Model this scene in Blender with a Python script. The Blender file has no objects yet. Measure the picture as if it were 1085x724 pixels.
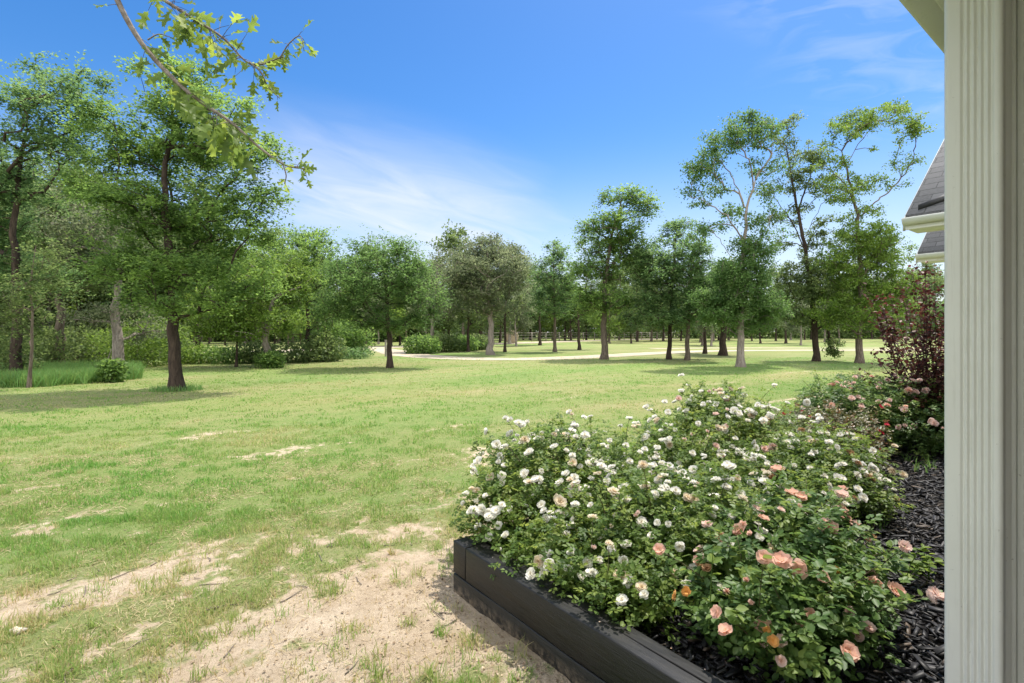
import bpy, math, random
import numpy as np
from mathutils import Vector

# ------------------------------------------------------------------ camera, sky, sun, exposure
SC = bpy.context.scene
COL = SC.collection
R = math.radians
H = 1.48                                   # eye height
FPX, CX, HY = 542.0, 542.5, 352.0          # the photograph's focal length, centre column and horizon row (its own pixels)

cd = bpy.data.cameras.new("camera")
cd.lens = 18.0; cd.sensor_width = 36.07; cd.clip_start = 0.05; cd.clip_end = 4000
cd.shift_y = -10.0 / 1085.0
cam = bpy.data.objects.new("camera", cd); COL.objects.link(cam)
cam.location = (0, 0, H); cam.rotation_euler = (R(90), 0, 0)
SC.camera = cam

SUN_EL, SUN_AZ = R(67), R(42)              # azimuth clockwise from +Y
sdir = Vector((math.sin(SUN_AZ) * math.cos(SUN_EL), math.cos(SUN_AZ) * math.cos(SUN_EL), math.sin(SUN_EL)))
sl = bpy.data.lights.new("sun", 'SUN'); sl.energy = 2.8; sl.angle = R(0.8); sl.color = (1.0, 0.94, 0.84)
so = bpy.data.objects.new("sun", sl); COL.objects.link(so)
so.rotation_euler = (-sdir).to_track_quat('-Z', 'Y').to_euler(); so.location = (0, 0, 60)

W = bpy.data.worlds.new("World"); SC.world = W; W.use_nodes = True
nt = W.node_tree; nt.nodes.clear()
def wn(t, **kw):
    n = nt.nodes.new(t)
    for k, v in kw.items(): setattr(n, k, v)
    return n
def wl(a, b): nt.links.new(a, b)
out = wn('ShaderNodeOutputWorld'); bg = wn('ShaderNodeBackground'); bg.inputs['Strength'].default_value = 0.15
sky = wn('ShaderNodeTexSky', sky_type='NISHITA', sun_disc=False, sun_elevation=SUN_EL, sun_rotation=SUN_AZ,
         altitude=0, air_density=1.0, dust_density=0.6, ozone_density=3.0)
hs = wn('ShaderNodeHueSaturation'); hs.inputs['Saturation'].default_value = 1.35; hs.inputs['Hue'].default_value = 0.504; hs.inputs['Value'].default_value = 0.55
wl(sky.outputs[0], hs.inputs['Color'])
tc = wn('ShaderNodeTexCoord')
def blob(center, rot_deg, radii, lo=0.25, hi=1.0):
    """a soft ellipsoid in the space of sky directions: 1 at its middle, 0 outside"""
    sub = wn('ShaderNodeVectorMath', operation='SUBTRACT'); wl(tc.outputs['Generated'], sub.inputs[0]); sub.inputs[1].default_value = center
    vr = wn('ShaderNodeVectorRotate', rotation_type='Y_AXIS'); wl(sub.outputs[0], vr.inputs['Vector']); vr.inputs['Angle'].default_value = R(rot_deg)
    dv = wn('ShaderNodeVectorMath', operation='DIVIDE'); wl(vr.outputs[0], dv.inputs[0]); dv.inputs[1].default_value = radii
    ln = wn('ShaderNodeVectorMath', operation='LENGTH'); wl(dv.outputs[0], ln.inputs[0])
    mr = wn('ShaderNodeMapRange', interpolation_type='SMOOTHSTEP'); wl(ln.outputs['Value'], mr.inputs[0])
    mr.inputs[1].default_value = lo; mr.inputs[2].default_value = hi; mr.inputs[3].default_value = 1; mr.inputs[4].default_value = 0
    return mr.outputs[0]
def streaks(rot_deg, scale, nscale, lo, hi, dist=0.6):
    vr = wn('ShaderNodeVectorRotate', rotation_type='Y_AXIS'); wl(tc.outputs['Generated'], vr.inputs['Vector']); vr.inputs['Angle'].default_value = R(rot_deg)
    mu = wn('ShaderNodeVectorMath', operation='MULTIPLY'); wl(vr.outputs[0], mu.inputs[0]); mu.inputs[1].default_value = scale
    nz = wn('ShaderNodeTexNoise'); nz.inputs['Scale'].default_value = nscale; nz.inputs['Detail'].default_value = 7; nz.inputs['Roughness'].default_value = 0.55
    nz.inputs['Distortion'].default_value = dist; wl(mu.outputs[0], nz.inputs['Vector'])
    mr = wn('ShaderNodeMapRange'); mr.clamp = True; wl(nz.outputs[0], mr.inputs[0]); mr.inputs[1].default_value = lo; mr.inputs[2].default_value = hi
    return mr.outputs[0]
def mth(op, a, b):
    m = wn('ShaderNodeMath', operation=op); m.use_clamp = True
    for i, v in enumerate((a, b)):
        if isinstance(v, (int, float)): m.inputs[i].default_value = v
        else: wl(v, m.inputs[i])
    return m.outputs[0]
fine = streaks(-13, (1.6, 2.0, 7.5), 2.8, 0.34, 0.70, 0.9)
bank = mth('MULTIPLY', blob((-0.17, 0.95, 0.195), -11, (0.58, 0.6, 0.21), 0.05, 1.0), mth('ADD', mth('MULTIPLY', fine, 0.45), 0.50))
wisp = streaks(-8, (2.2, 2.2, 9.0), 3.2, 0.47, 0.75, 1.0)
w1 = mth('MULTIPLY', blob((0.53, 0.70, 0.40), -12, (0.20, 0.30, 0.10)), wisp)
w2 = mth('MULTIPLY', blob((0.45, 0.70, 0.50), -12, (0.25, 0.30, 0.08)), wisp)
w3 = mth('MULTIPLY', blob((0.62, 0.72, 0.30), -12, (0.16, 0.30, 0.07)), mth('ADD', wisp, 0.2))
sep = wn('ShaderNodeSeparateXYZ'); wl(tc.outputs['Generated'], sep.inputs[0])
hz = wn('ShaderNodeMapRange', interpolation_type='SMOOTHERSTEP'); wl(sep.outputs['Z'], hz.inputs[0])
hz.inputs[1].default_value = -0.05; hz.inputs[2].default_value = 0.40; hz.inputs[3].default_value = 0.78; hz.inputs[4].default_value = 0.0
cl = mth('MAXIMUM', bank, mth('MULTIPLY', mth('ADD', w1, mth('ADD', w2, w3)), 0.24))
cl = mth('MAXIMUM', mth('MULTIPLY', cl, 0.92), hz.outputs[0])
mx = wn('ShaderNodeMix', data_type='RGBA'); wl(cl, mx.inputs['Factor']); wl(hs.outputs[0], mx.inputs['A']); mx.inputs['B'].default_value = (2.9, 3.0, 3.2, 1)
back = wn('ShaderNodeMapRange', interpolation_type='SMOOTHSTEP'); wl(sep.outputs['Y'], back.inputs[0])  # unseen bright cloud added behind the camera as frontal fill light
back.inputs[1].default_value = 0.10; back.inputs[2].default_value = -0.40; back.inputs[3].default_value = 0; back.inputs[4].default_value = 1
over = wn('ShaderNodeMapRange', interpolation_type='SMOOTHSTEP'); wl(sep.outputs['Z'], over.inputs[0])  # more of the added fill cloud, overhead and out of frame
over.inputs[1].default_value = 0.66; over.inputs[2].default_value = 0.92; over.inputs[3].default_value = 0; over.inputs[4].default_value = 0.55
fill_noise = wn('ShaderNodeTexNoise'); fill_noise.inputs['Scale'].default_value = 2.2; fill_noise.inputs['Detail'].default_value = 6; wl(tc.outputs['Generated'], fill_noise.inputs['Vector'])
pm = wn('ShaderNodeMapRange'); pm.clamp = True; wl(fill_noise.outputs[0], pm.inputs[0]); pm.inputs[1].default_value = .30; pm.inputs[2].default_value = .55; pm.inputs[3].default_value = .35; pm.inputs[4].default_value = 1
fill_cloud = mth('MULTIPLY', mth('MAXIMUM', back.outputs[0], over.outputs[0]), pm.outputs[0])
mx2 = wn('ShaderNodeMix', data_type='RGBA'); wl(fill_cloud, mx2.inputs['Factor']); wl(mx.outputs['Result'], mx2.inputs['A']); mx2.inputs['B'].default_value = (8.6, 8.6, 8.5, 1)
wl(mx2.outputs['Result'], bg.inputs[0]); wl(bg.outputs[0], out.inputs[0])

SC.view_settings.view_transform = 'Standard'; SC.view_settings.look = 'None'
SC.view_settings.exposure = 1.2; SC.view_settings.gamma = 1.0
SC.render.engine = 'CYCLES'
cy = SC.cycles
cy.max_bounces = 8; cy.diffuse_bounces = 4; cy.glossy_bounces = 2; cy.transmission_bounces = 4; cy.transparent_max_bounces = 4
cy.caustics_reflective = False; cy.caustics_refractive = False
cy.use_denoising = True
try:
    cy.denoiser = 'OPENIMAGEDENOISE'; cy.denoising_input_passes = 'RGB_ALBEDO_NORMAL'; cy.denoising_prefilter = 'ACCURATE'
except Exception: pass
cy.sample_clamp_indirect = 6

# ------------------------------------------------------------------ helpers
T = np.array([0.794, 0.608]); N_ = np.array([-0.608, 0.794])      # along the house front / out from it
def tn(t, n, z=0.0): return np.array([T[0]*t + N_[0]*n, T[1]*t + N_[1]*n, z])
def at(px, py, Y): return np.array([(px - CX) / FPX * Y, Y, H - (py - HY) / FPX * Y])
def depth(py, z=0.0): return (H - z) * FPX / (py - HY)            # distance of a point of height z seen on that row

def _h(ix, iy, s):
    h = (ix.astype(np.int64) * 374761393 + iy.astype(np.int64) * 668265263 + s * 1442695041) & 0xFFFFFFFF
    h = ((h ^ (h >> 13)) * 1274126177) & 0xFFFFFFFF
    return ((h ^ (h >> 16)) & 0xFFFF) / 65535.0
def vnoise(x, y, s=0):
    x = np.asarray(x, float); y = np.asarray(y, float)
    ix = np.floor(x); iy = np.floor(y); fx = x - ix; fy = y - iy
    fx = fx*fx*(3-2*fx); fy = fy*fy*(3-2*fy); ix = ix.astype(np.int64); iy = iy.astype(np.int64)
    return (_h(ix, iy, s)*(1-fx) + _h(ix+1, iy, s)*fx)*(1-fy) + (_h(ix, iy+1, s)*(1-fx) + _h(ix+1, iy+1, s)*fx)*fy
def fbm(x, y, s=0, o=4):
    a, t, f = 0.0, 0.0, 1.0
    w = 1.0
    for k in range(o):
        a = a + w*vnoise(x*f + 17.3*k, y*f - 9.1*k, s + k); t += w; w *= 0.5; f *= 2.03
    return a / t
def sm(a, b, x):
    t = np.clip((x - a) / (b - a), 0, 1); return t*t*(3-2*t)

def bare_mask(x, y):
    """how bare the lawn is: strips parallel to the house front, worn hardest near the raised bed"""
    t = x*T[0] + y*T[1]; n = x*N_[0] + y*N_[1]
    wob = (fbm(t*0.5, n*0.5, 5) - 0.5)*1.1
    m = 0
    for c, wd, a in ((2.45, .55, .9), (3.75, .30, .72), (5.15, .26, .42), (8.4, .35, .32), (6.7, .25, .22)):
        m = m + a*np.exp(-((n + wob - c)/wd)**2) * sm(.40, .62, fbm(t*0.75 + 3*c, n*0.9, 11))*1.35
    near = np.exp(-((t - 1.4)/1.7)**2) * np.exp(-((n - 2.3)/1.1)**2)
    m = m + near*0.55*sm(.42, .60, fbm(t*1.3, n*2.2, 15, 4))
    nr = 1 - sm(4.5, 11, np.hypot(x, y))
    m = m + (fbm(t*2.2, n*5.5, 21, 4) - 0.44)*1.25*(0.25 + .45*nr + .6*np.clip(m, 0, 1)) + (fbm(x*11, y*11, 41, 3) - 0.5)*(.2 + .95*nr)
    return np.clip(m - .10, 0, 1)
def straw_mask(x, y):
    t = x*T[0] + y*T[1]; n = x*N_[0] + y*N_[1]
    near = (1 - sm(2.8, 7.0, np.hypot(x, y)))*(.40 + .9*(fbm(x*2.3, y*2.3, 37, 3) - .3))
    return np.clip(near, 0, 1) + (1 - np.clip(near, 0, 1))*sm(.33, .62, fbm(t*0.22, n*0.62, 31, 4)*0.75 + fbm(x*1.9, y*1.9, 33, 3)*0.25)
def ground_z(x, y):
    x = np.asarray(x, float); y = np.asarray(y, float)
    r = np.hypot(x, y); k = 1 - sm(9, 17, r)
    z = (fbm(x*0.45, y*0.45, 3, 3) - 0.5)*0.13*k
    b = bare_mask(x, y)
    z = z + k*(0.022*(fbm(x*3.1, y*3.1, 4, 4) - 0.5) - 0.014*b)
    z = z + (1 - sm(4, 7, r))*(0.020*(fbm(x*13, y*13, 6, 3) - 0.5))
    return z

def mesh(name, V, faces, mat=None, parent=None, smooth=False, fattr=None, vattr=None, mats=None, midx=None):
    """faces: one or more (M,k) index arrays"""
    me = bpy.data.meshes.new(name)
    V = np.ascontiguousarray(V, dtype=np.float32).reshape(-1, 3)
    if isinstance(faces, np.ndarray): faces = [faces]
    faces = [np.asarray(f, dtype=np.int32) for f in faces if len(f)]
    nl = sum(f.size for f in faces); npol = sum(len(f) for f in faces)
    me.vertices.add(len(V)); me.vertices.foreach_set('co', V.ravel())
    me.loops.add(nl); me.loops.foreach_set('vertex_index', np.concatenate([f.ravel() for f in faces]))
    tot = np.concatenate([np.full(len(f), f.shape[1], np.int32) for f in faces])
    st = np.concatenate([[0], np.cumsum(tot)[:-1]]).astype(np.int32)
    me.polygons.add(npol); me.polygons.foreach_set('loop_start', st); me.polygons.foreach_set('loop_total', tot)
    if smooth: me.polygons.foreach_set('use_smooth', np.ones(npol, bool))
    for k, a in (fattr or {}).items():
        me.attributes.new(k, 'FLOAT', 'FACE').data.foreach_set('value', np.ascontiguousarray(a, dtype=np.float32))
    for k, a in (vattr or {}).items():
        me.attributes.new(k, 'FLOAT', 'POINT').data.foreach_set('value', np.ascontiguousarray(a, dtype=np.float32))
    for m in (mats or ([mat] if mat else [])): me.materials.append(m)
    if midx is not None: me.polygons.foreach_set('material_index', np.ascontiguousarray(midx, dtype=np.int32))
    me.update(calc_edges=True); me.validate()
    o = bpy.data.objects.new(name, me); COL.objects.link(o)
    if parent is not None: o.parent = parent
    return o
def tag(o, label=None, cat=None, group=None, kind=None):
    if label: o['label'] = label
    if cat: o['category'] = cat
    if group: o['group'] = group
    if kind: o['kind'] = kind
    return o
def empty(name, loc, label, cat, group=None):
    o = bpy.data.objects.new(name, None); COL.objects.link(o); o.location = tuple(loc); o.empty_display_size = 0.2
    return tag(o, label, cat, group)
def copy_tree(o, parent=None):
    c = o.copy(); COL.objects.link(c); c.parent = parent
    for ch in list(o.children): copy_tree(ch, c)
    return c
class MB:
    """gathers boxes, prisms and tubes into one mesh"""
    def __init__(s): s.V = []; s.F = {}; s.n = 0
    def add(s, V, F):
        V = np.asarray(V, float); F = np.asarray(F, int)
        s.V.append(V); s.F.setdefault(F.shape[1], []).append(F + s.n); s.n += len(V)
    def box8(s, P):     # 4 bottom corners ring then 4 top corners ring
        s.add(P, [[3,2,1,0],[4,5,6,7],[0,1,5,4],[1,2,6,5],[2,3,7,6],[3,0,4,7]])
    def tnbox(s, t0, t1, n0, n1, z0, z1):
        s.box8([tn(t0,n0,z0), tn(t1,n0,z0), tn(t1,n1,z0), tn(t0,n1,z0), tn(t0,n0,z1), tn(t1,n0,z1), tn(t1,n1,z1), tn(t0,n1,z1)])
    def box(s, x0, x1, y0, y1, z0, z1):
        s.box8([[x0,y0,z0],[x1,y0,z0],[x1,y1,z0],[x0,y1,z0],[x0,y0,z1],[x1,y0,z1],[x1,y1,z1],[x0,y1,z1]])
    def tube(s, P, rad, sides=6, cap=True):
        P = np.asarray(P, float); rad = np.broadcast_to(np.asarray(rad, float), (len(P),))
        d = np.gradient(P, axis=0); d /= np.maximum(np.linalg.norm(d, axis=1, keepdims=True), 1e-9)
        ref = np.array([0, 0, 1.0]) if abs(d[:, 2]).mean() < 0.8 else np.array([1.0, 0, 0])
        a = np.cross(d, ref); a /= np.maximum(np.linalg.norm(a, axis=1, keepdims=True), 1e-9); b = np.cross(d, a)
        th = np.arange(sides)*2*math.pi/sides
        V = (P[:, None] + rad[:, None, None]*(np.cos(th)[None, :, None]*a[:, None] + np.sin(th)[None, :, None]*b[:, None])).reshape(-1, 3)
        i = np.arange(len(P)-1)[:, None]*sides; j = np.arange(sides)[None]; k = (j+1) % sides
        s.add(V, np.stack([i+j, i+k, i+sides+k, i+sides+j], -1).reshape(-1, 4))
        if cap and sides in (3, 4, 5, 6, 8, 10, 12):
            s.F.setdefault(sides, []).append(np.array([np.arange(sides) + s.n - sides]))
    def build(s, name, mat, parent=None, smooth=False, **kw):
        V = np.concatenate(s.V); F = [np.concatenate(f) for f in s.F.values()]
        if parent is not None and parent.type == 'EMPTY': V = V - np.array(parent.location)
        return mesh(name, V, F, mat, parent, smooth, **kw)
def bevel(o, w=0.006, seg=2):
    m = o.modifiers.new('bevel', 'BEVEL'); m.width = w; m.segments = seg; m.limit_method = 'ANGLE'; m.angle_limit = R(40)
    return o
def unit(v): return v / np.maximum(np.linalg.norm(v, axis=-1, keepdims=True), 1e-9)
def frames(F, N):
    F = unit(F); S = unit(np.cross(F, N)); return S, F, np.cross(S, F)
LEAF_V = np.array([[0,0,0],[-.34,.42,.10],[0,1,-.06],[.34,.42,.10]]); LEAF_F = np.array([[0,3,2,1]])
LEAFLET_V = np.array([[0,0,0],[-.30,.30,.07],[-.25,.70,.05],[0,1,-.08],[.25,.70,.05],[.30,.30,.07]]); LEAFLET_F = np.array([[0,3,2,1],[0,5,4,3]])
def scatter(P, F, N, size, LV=LEAF_V, LF=LEAF_F):
    S, F, N = frames(F, N); size = np.broadcast_to(size, (len(P),))
    V = P[:, None] + size[:, None, None]*(LV[None, :, 0:1]*S[:, None] + LV[None, :, 1:2]*F[:, None] + LV[None, :, 2:3]*N[:, None])
    Fc = (np.arange(len(P))[:, None, None]*len(LV) + LF[None]).reshape(-1, LF.shape[1])
    return V.reshape(-1, 3), Fc

# ------------------------------------------------------------------ materials
def new_mat(name):
    m = bpy.data.materials.new(name); m.use_nodes = True; t = m.node_tree
    p = t.nodes['Principled BSDF']; return m, t, p, t.nodes['Material Output']
def nd(t, ty, **kw):
    n = t.nodes.new(ty)
    for k, v in kw.items():
        if k in n.inputs and not hasattr(n, k): n.inputs[k].default_value = v
        else: setattr(n, k, v)
    return n
def rgba(c): return (c[0], c[1], c[2], 1)
def mixc(t, f, a, b):
    m = nd(t, 'ShaderNodeMix', data_type='RGBA')
    for s, v in (('Factor', f), ('A', a), ('B', b)):
        if isinstance(v, (int, float)): m.inputs[s].default_value = v
        elif isinstance(v, tuple): m.inputs[s].default_value = rgba(v)
        else: t.links.new(v, m.inputs[s])
    return m.outputs['Result']
def noise(t, scale, detail=4, rough=.55, vec=None, dist=0.0):
    n = nd(t, 'ShaderNodeTexNoise'); n.inputs['Scale'].default_value = scale; n.inputs['Detail'].default_value = detail
    n.inputs['Roughness'].default_value = rough; n.inputs['Distortion'].default_value = dist
    if vec is not None: t.links.new(vec, n.inputs['Vector'])
    return n.outputs[0]
def remap(t, v, a, b, c=0.0, d=1.0):
    m = nd(t, 'ShaderNodeMapRange'); m.clamp = True; t.links.new(v, m.inputs[0])
    for i, x in enumerate((a, b, c, d)): m.inputs[1+i].default_value = x
    return m.outputs[0]
def attr(t, name): return nd(t, 'ShaderNodeAttribute', attribute_name=name).outputs['Fac']
def objco(t, scale=(1, 1, 1), rot=(0, 0, 0), obj=True):
    c = nd(t, 'ShaderNodeTexCoord'); g = nd(t, 'ShaderNodeNewGeometry'); m = nd(t, 'ShaderNodeMapping')
    t.links.new(c.outputs['Object'] if obj else g.outputs['Position'], m.inputs[0])
    m.inputs['Scale'].default_value = scale; m.inputs['Rotation'].default_value = rot
    return m.outputs[0]
def bump(t, p, h, strength=.5, dist=.02):
    b = nd(t, 'ShaderNodeBump'); b.inputs['Strength'].default_value = strength; b.inputs['Distance'].default_value = dist
    t.links.new(h, b.inputs['Height']); t.links.new(b.outputs[0], p.inputs['Normal'])

def leaf_mat(name, dark, mid, light, trans=.52, rough=.55, spec=.3):
    m, t, p, o = new_mat(name)
    r = nd(t, 'ShaderNodeValToRGB'); t.links.new(attr(t, 'rnd'), r.inputs[0])
    e = r.color_ramp.elements; e[0].color = rgba(dark); e[1].color = rgba(light); e.new(0.5).color = rgba(mid)
    t.links.new(r.outputs[0], p.inputs['Base Color'])
    p.inputs['Roughness'].default_value = rough; p.inputs['Specular IOR Level'].default_value = spec
    tr = nd(t, 'ShaderNodeBsdfTranslucent')
    hsv = nd(t, 'ShaderNodeHueSaturation'); hsv.inputs['Hue'].default_value = .485; hsv.inputs['Saturation'].default_value = 1.0; hsv.inputs['Value'].default_value = 2.1
    t.links.new(r.outputs[0], hsv.inputs['Color']); t.links.new(hsv.outputs[0], tr.inputs[0])
    ms = nd(t, 'ShaderNodeMixShader'); ms.inputs[0].default_value = trans
    t.links.new(p.outputs[0], ms.inputs[1]); t.links.new(tr.outputs[0], ms.inputs[2]); t.links.new(ms.outputs[0], o.inputs[0])
    return m
def plain_mat(name, c1, c2, scale=8, rough=.6, bumps=.0, bscale=40, spec=.4, stretch=(1, 1, 1), rot=(0,0,0)):
    m, t, p, o = new_mat(name); v = objco(t, stretch, rot)
    t.links.new(mixc(t, remap(t, noise(t, scale, 5, .6, v), .35, .68), c1, c2), p.inputs['Base Color'])
    p.inputs['Roughness'].default_value = rough; p.inputs['Specular IOR Level'].default_value = spec
    if bumps: bump(t, p, noise(t, bscale, 5, .6, v), bumps, .01)
    return m
def bark_mat(name, c1, c2):
    m, t, p, o = new_mat(name); v = objco(t, (6, 6, 1.1))
    n1 = noise(t, 3.2, 6, .7, v, .4); n2 = noise(t, .6, 3, .5, objco(t))
    c = mixc(t, remap(t, n1, .36, .64), c1, c2)
    c = mixc(t, remap(t, n2, .45, .7, 0, .55), c, tuple(x*.55 for x in c1))
    t.links.new(c, p.inputs['Base Color']); p.inputs['Roughness'].default_value = .9; p.inputs['Specular IOR Level'].default_value = .15
    bump(t, p, n1, .9, .03); return m

M = {}
M['elm'] = leaf_mat('elm_leaf', (0.0579, 0.1122, 0.0334), (0.1005, 0.1785, 0.0425), (0.1779, 0.2805, 0.0607))
M['blue'] = leaf_mat('cedar_leaf', (0.0516, 0.1074, 0.0424), (0.0913, 0.1627, 0.0566), (0.1547, 0.2424, 0.0793))
M['bright'] = leaf_mat('bright_leaf', (0.0675, 0.1239, 0.0218), (0.1105, 0.1893, 0.0306), (0.1746, 0.258, 0.0491), .42)
M['soft'] = leaf_mat('soft_olive_leaf', (.050, .104, .030), (.078, .148, .040), (.120, .205, .060))
M['oak'] = leaf_mat('oak_leaf', (0.057, 0.093, 0.0317), (0.095, 0.1423, 0.0449), (0.1584, 0.2105, 0.0686))
M['grey'] = leaf_mat('post_oak_leaf', (0.0633, 0.0866, 0.0425), (0.1073, 0.1365, 0.0675), (0.1788, 0.21, 0.11))
M['far'] = leaf_mat('far_leaf', (0.039, 0.0685, 0.0242), (0.0744, 0.1206, 0.0369), (0.1418, 0.1989, 0.0567))
M['nearoak'] = leaf_mat('overhanging_oak_leaf', (0.0786, 0.1267, 0.029), (0.1216, 0.1867, 0.0343), (0.2002, 0.2601, 0.0462), .55)
M['rose'] = leaf_mat('rose_leaf', (0.054, 0.1005, 0.0231), (0.105, 0.1738, 0.0336), (0.21, 0.264, 0.0546), .42, .50, .35)
M['rosebig'] = leaf_mat('rose_leaf_glossy', (0.0497, 0.1016, 0.03), (0.0883, 0.1597, 0.04), (0.1794, 0.2481, 0.056), .36, .48, .35)
M['rosered'] = leaf_mat('rose_leaf_reddish', (.050, .062, .020), (.095, .105, .030), (.160, .090, .040), .3, .4, .5)
M['purple'] = leaf_mat('purple_leaf', (.030, .012, .010), (.078, .027, .019), (.150, .058, .038), .25, .5, .35)
M['shoot'] = leaf_mat('shoot_leaf', (.10, .17, .03), (.15, .23, .04), (.22, .29, .06), .4)
M['bark'] = bark_mat('bark_grey_brown', (.075, .056, .042), (.19, .155, .125))
M['barkdark'] = bark_mat('bark_dark', (.030, .022, .018), (.085, .062, .048))
M['barkpale'] = bark_mat('bark_pale', (.15, .125, .105), (.33, .285, .25))
M['cane'] = plain_mat('rose_cane', (.06, .07, .025), (.12, .08, .045), 12)
M['twig'] = plain_mat('oak_twig', (.10, .080, .062), (.21, .18, .15), 30, .8, .3)

# ------------------------------------------------------------------ ground
def axis(fine0, fine1, step, lo, hi, g):
    a = list(np.arange(fine0, fine1, step)); s = step
    while a[-1] < hi: s *= g; a.append(a[-1] + s)
    s = step; b = []
    x = fine0
    while x > lo: s *= g; x -= s; b.append(x)
    return np.array(b[::-1] + a)
gx = axis(-4.2, 1.6, .04, -900, 900, 1.045); gy = axis(1.5, 7.0, .035, -60, 1500, 1.042)
X, Y = np.meshgrid(gx, gy); xs, ys = X.ravel(), Y.ravel()
nx, ny = len(gx), len(gy)
i = (np.arange(ny-1)[:, None]*nx + np.arange(nx-1)[None]).ravel()
gm, t, p, o = new_mat('lawn_ground')
v = objco(t, (1, 1, 1), (0, 0, -math.atan2(.608, .794)), False)
va = nd(t, 'ShaderNodeMapping'); t.links.new(v, va.inputs[0]); va.inputs['Scale'].default_value = (.30, 1.0, 1)
green = mixc(t, remap(t, noise(t, .55, 6, .6, va.outputs[0]), .36, .66), (.105, .208, .050), (.158, .250, .068))
green = mixc(t, remap(t, noise(t, 6, 8, .72, v), .36, .66), green, (.205, .252, .088))
green = mixc(t, remap(t, noise(t, .13, 6, .6, va.outputs[0]), .42, .62, 0, .7), green, (.250, .240, .100))
green = mixc(t, remap(t, noise(t, 30, 4, .7, v), .50, .72, 0, .55), green, (.10, .15, .035))
straw = mixc(t, remap(t, noise(t, 24, 4, .6, v), .35, .65), (.27, .235, .120), (.40, .335, .195))
sf = nd(t, 'ShaderNodeMath', operation='MULTIPLY'); sf.use_clamp = True; t.links.new(attr(t, 'straw'), sf.inputs[0]); t.links.new(remap(t, noise(t, 1.6, 6, .65, va.outputs[0]), .36, .70, .10, .72), sf.inputs[1])
lawn = mixc(t, sf.outputs[0], green, straw)
soil = mixc(t, remap(t, noise(t, 7, 7, .7, v), .32, .68), (.40, .315, .22), (.62, .515, .39))
soil = mixc(t, remap(t, noise(t, 42, 5, .65, v), .56, .74, 0, .75), soil, (.17, .115, .075))
soil = mixc(t, remap(t, noise(t, 1.1, 4, .5, v), .45, .7, 0, .35), soil, (.36, .25, .15))
bf = nd(t, 'ShaderNodeMath', operation='ADD'); t.links.new(attr(t, 'bare'), bf.inputs[0]); t.links.new(remap(t, noise(t, 16, 5, .7, v), .2, .8, -.42, .42), bf.inputs[1])
bf2 = remap(t, bf.outputs[0], .30, .58)
t.links.new(mixc(t, bf2, lawn, soil), p.inputs['Base Color']); p.inputs['Roughness'].default_value = .95; p.inputs['Specular IOR Level'].default_value = .1
hh = nd(t, 'ShaderNodeMath', operation='ADD'); t.links.new(noise(t, 38, 7, .75, v), hh.inputs[0]); t.links.new(noise(t, 9, 5, .6, v), hh.inputs[1])
bump(t, p, hh.outputs[0], .9, .035)
gr = mesh('ground', np.stack([xs, ys, ground_z(xs, ys)], 1), np.stack([i, i+1, i+nx+1, i+nx], 1), gm, smooth=True,
          vattr={'bare': bare_mask(xs, ys), 'straw': straw_mask(xs, ys)})
tag(gr, 'mown lawn with worn sandy patches reaching to the woods', 'ground', kind='structure')

# roads
gravel, t, p, o = new_mat('pale_gravel')
v = objco(t, obj=False)
c = mixc(t, remap(t, noise(t, .9, 6, .65, v), .35, .68), (.36, .305, .225), (.50, .44, .345))
c = mixc(t, remap(t, noise(t, 6, 5, .7, v), .55, .75, 0, .5), c, (.27, .235, .17))
t.links.new(c, p.inputs['Base Color']); p.inputs['Roughness'].default_value = .95; p.inputs['Specular IOR Level'].default_value = .1
def catmull(P, k=14):
    P = np.asarray(P, float); Q = np.vstack([2*P[0]-P[1], P, 2*P[-1]-P[-2]]); out = []
    for a in range(1, len(Q)-2):
        for u in np.linspace(0, 1, k, endpoint=False):
            p0, p1, p2, p3 = Q[a-1], Q[a], Q[a+1], Q[a+2]
            out.append(.5*((2*p1) + (p2-p0)*u + (2*p0-5*p1+4*p2-p3)*u*u + (3*p1-p0-3*p2+p3)*u**3))
    out.append(P[-1]); return np.array(out)
def ribbon(name, pts, width, z, seed, label):
    P = catmull(pts); d = unit(np.gradient(P, axis=0)); s = np.stack([-d[:, 1], d[:, 0]], 1)
    rng = np.random.default_rng(seed); k = np.arange(len(P))
    w = np.broadcast_to(width, (len(P),))
    a = P + s*(w/2*(1 + .28*(fbm(k*.35, k*0, seed)-.5)))[:, None]; b = P - s*(w/2*(1 + .28*(fbm(k*.35, k*0, seed+50)-.5)))[:, None]
    V = np.concatenate([np.c_[a, np.full(len(a), z)], np.c_[b, np.full(len(b), z)]]); m = len(P); i = np.arange(m-1)
    return tag(mesh(name, V, np.stack([i, i+m, i+m+1, i+1], 1), gravel), label, 'road', kind='structure')
ribbon('driveway', [(60, 44.5), (44, 43.0), (32, 42.0), (21, 41.2), (15.5, 39.8), (11, 36.6), (6.2, 32.0), (2.6, 28.9), (-.4, 27.9), (-3.6, 29.3), (-6.6, 33.0), (-9.0, 38.6), (-13.0, 47.5)], 2.5, .012, 3,
       'pale gravel drive curving across the lawn')
ribbon('far_road', [(-90, 14), (-52, 24.5), (-30, 32.5), (-19, 37.5), (-12.5, 50.5), (-6, 60), (4, 74), (17, 92), (40, 118), (90, 160)], 5.2, .016, 4, 'pale gravel road passing along the woods')
ribbon('track', [(12.5, 45.5), (20, 47.5), (30, 47), (44, 46.5)], 1.8, .008, 7, 'faint sandy track beside the drive')

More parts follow.
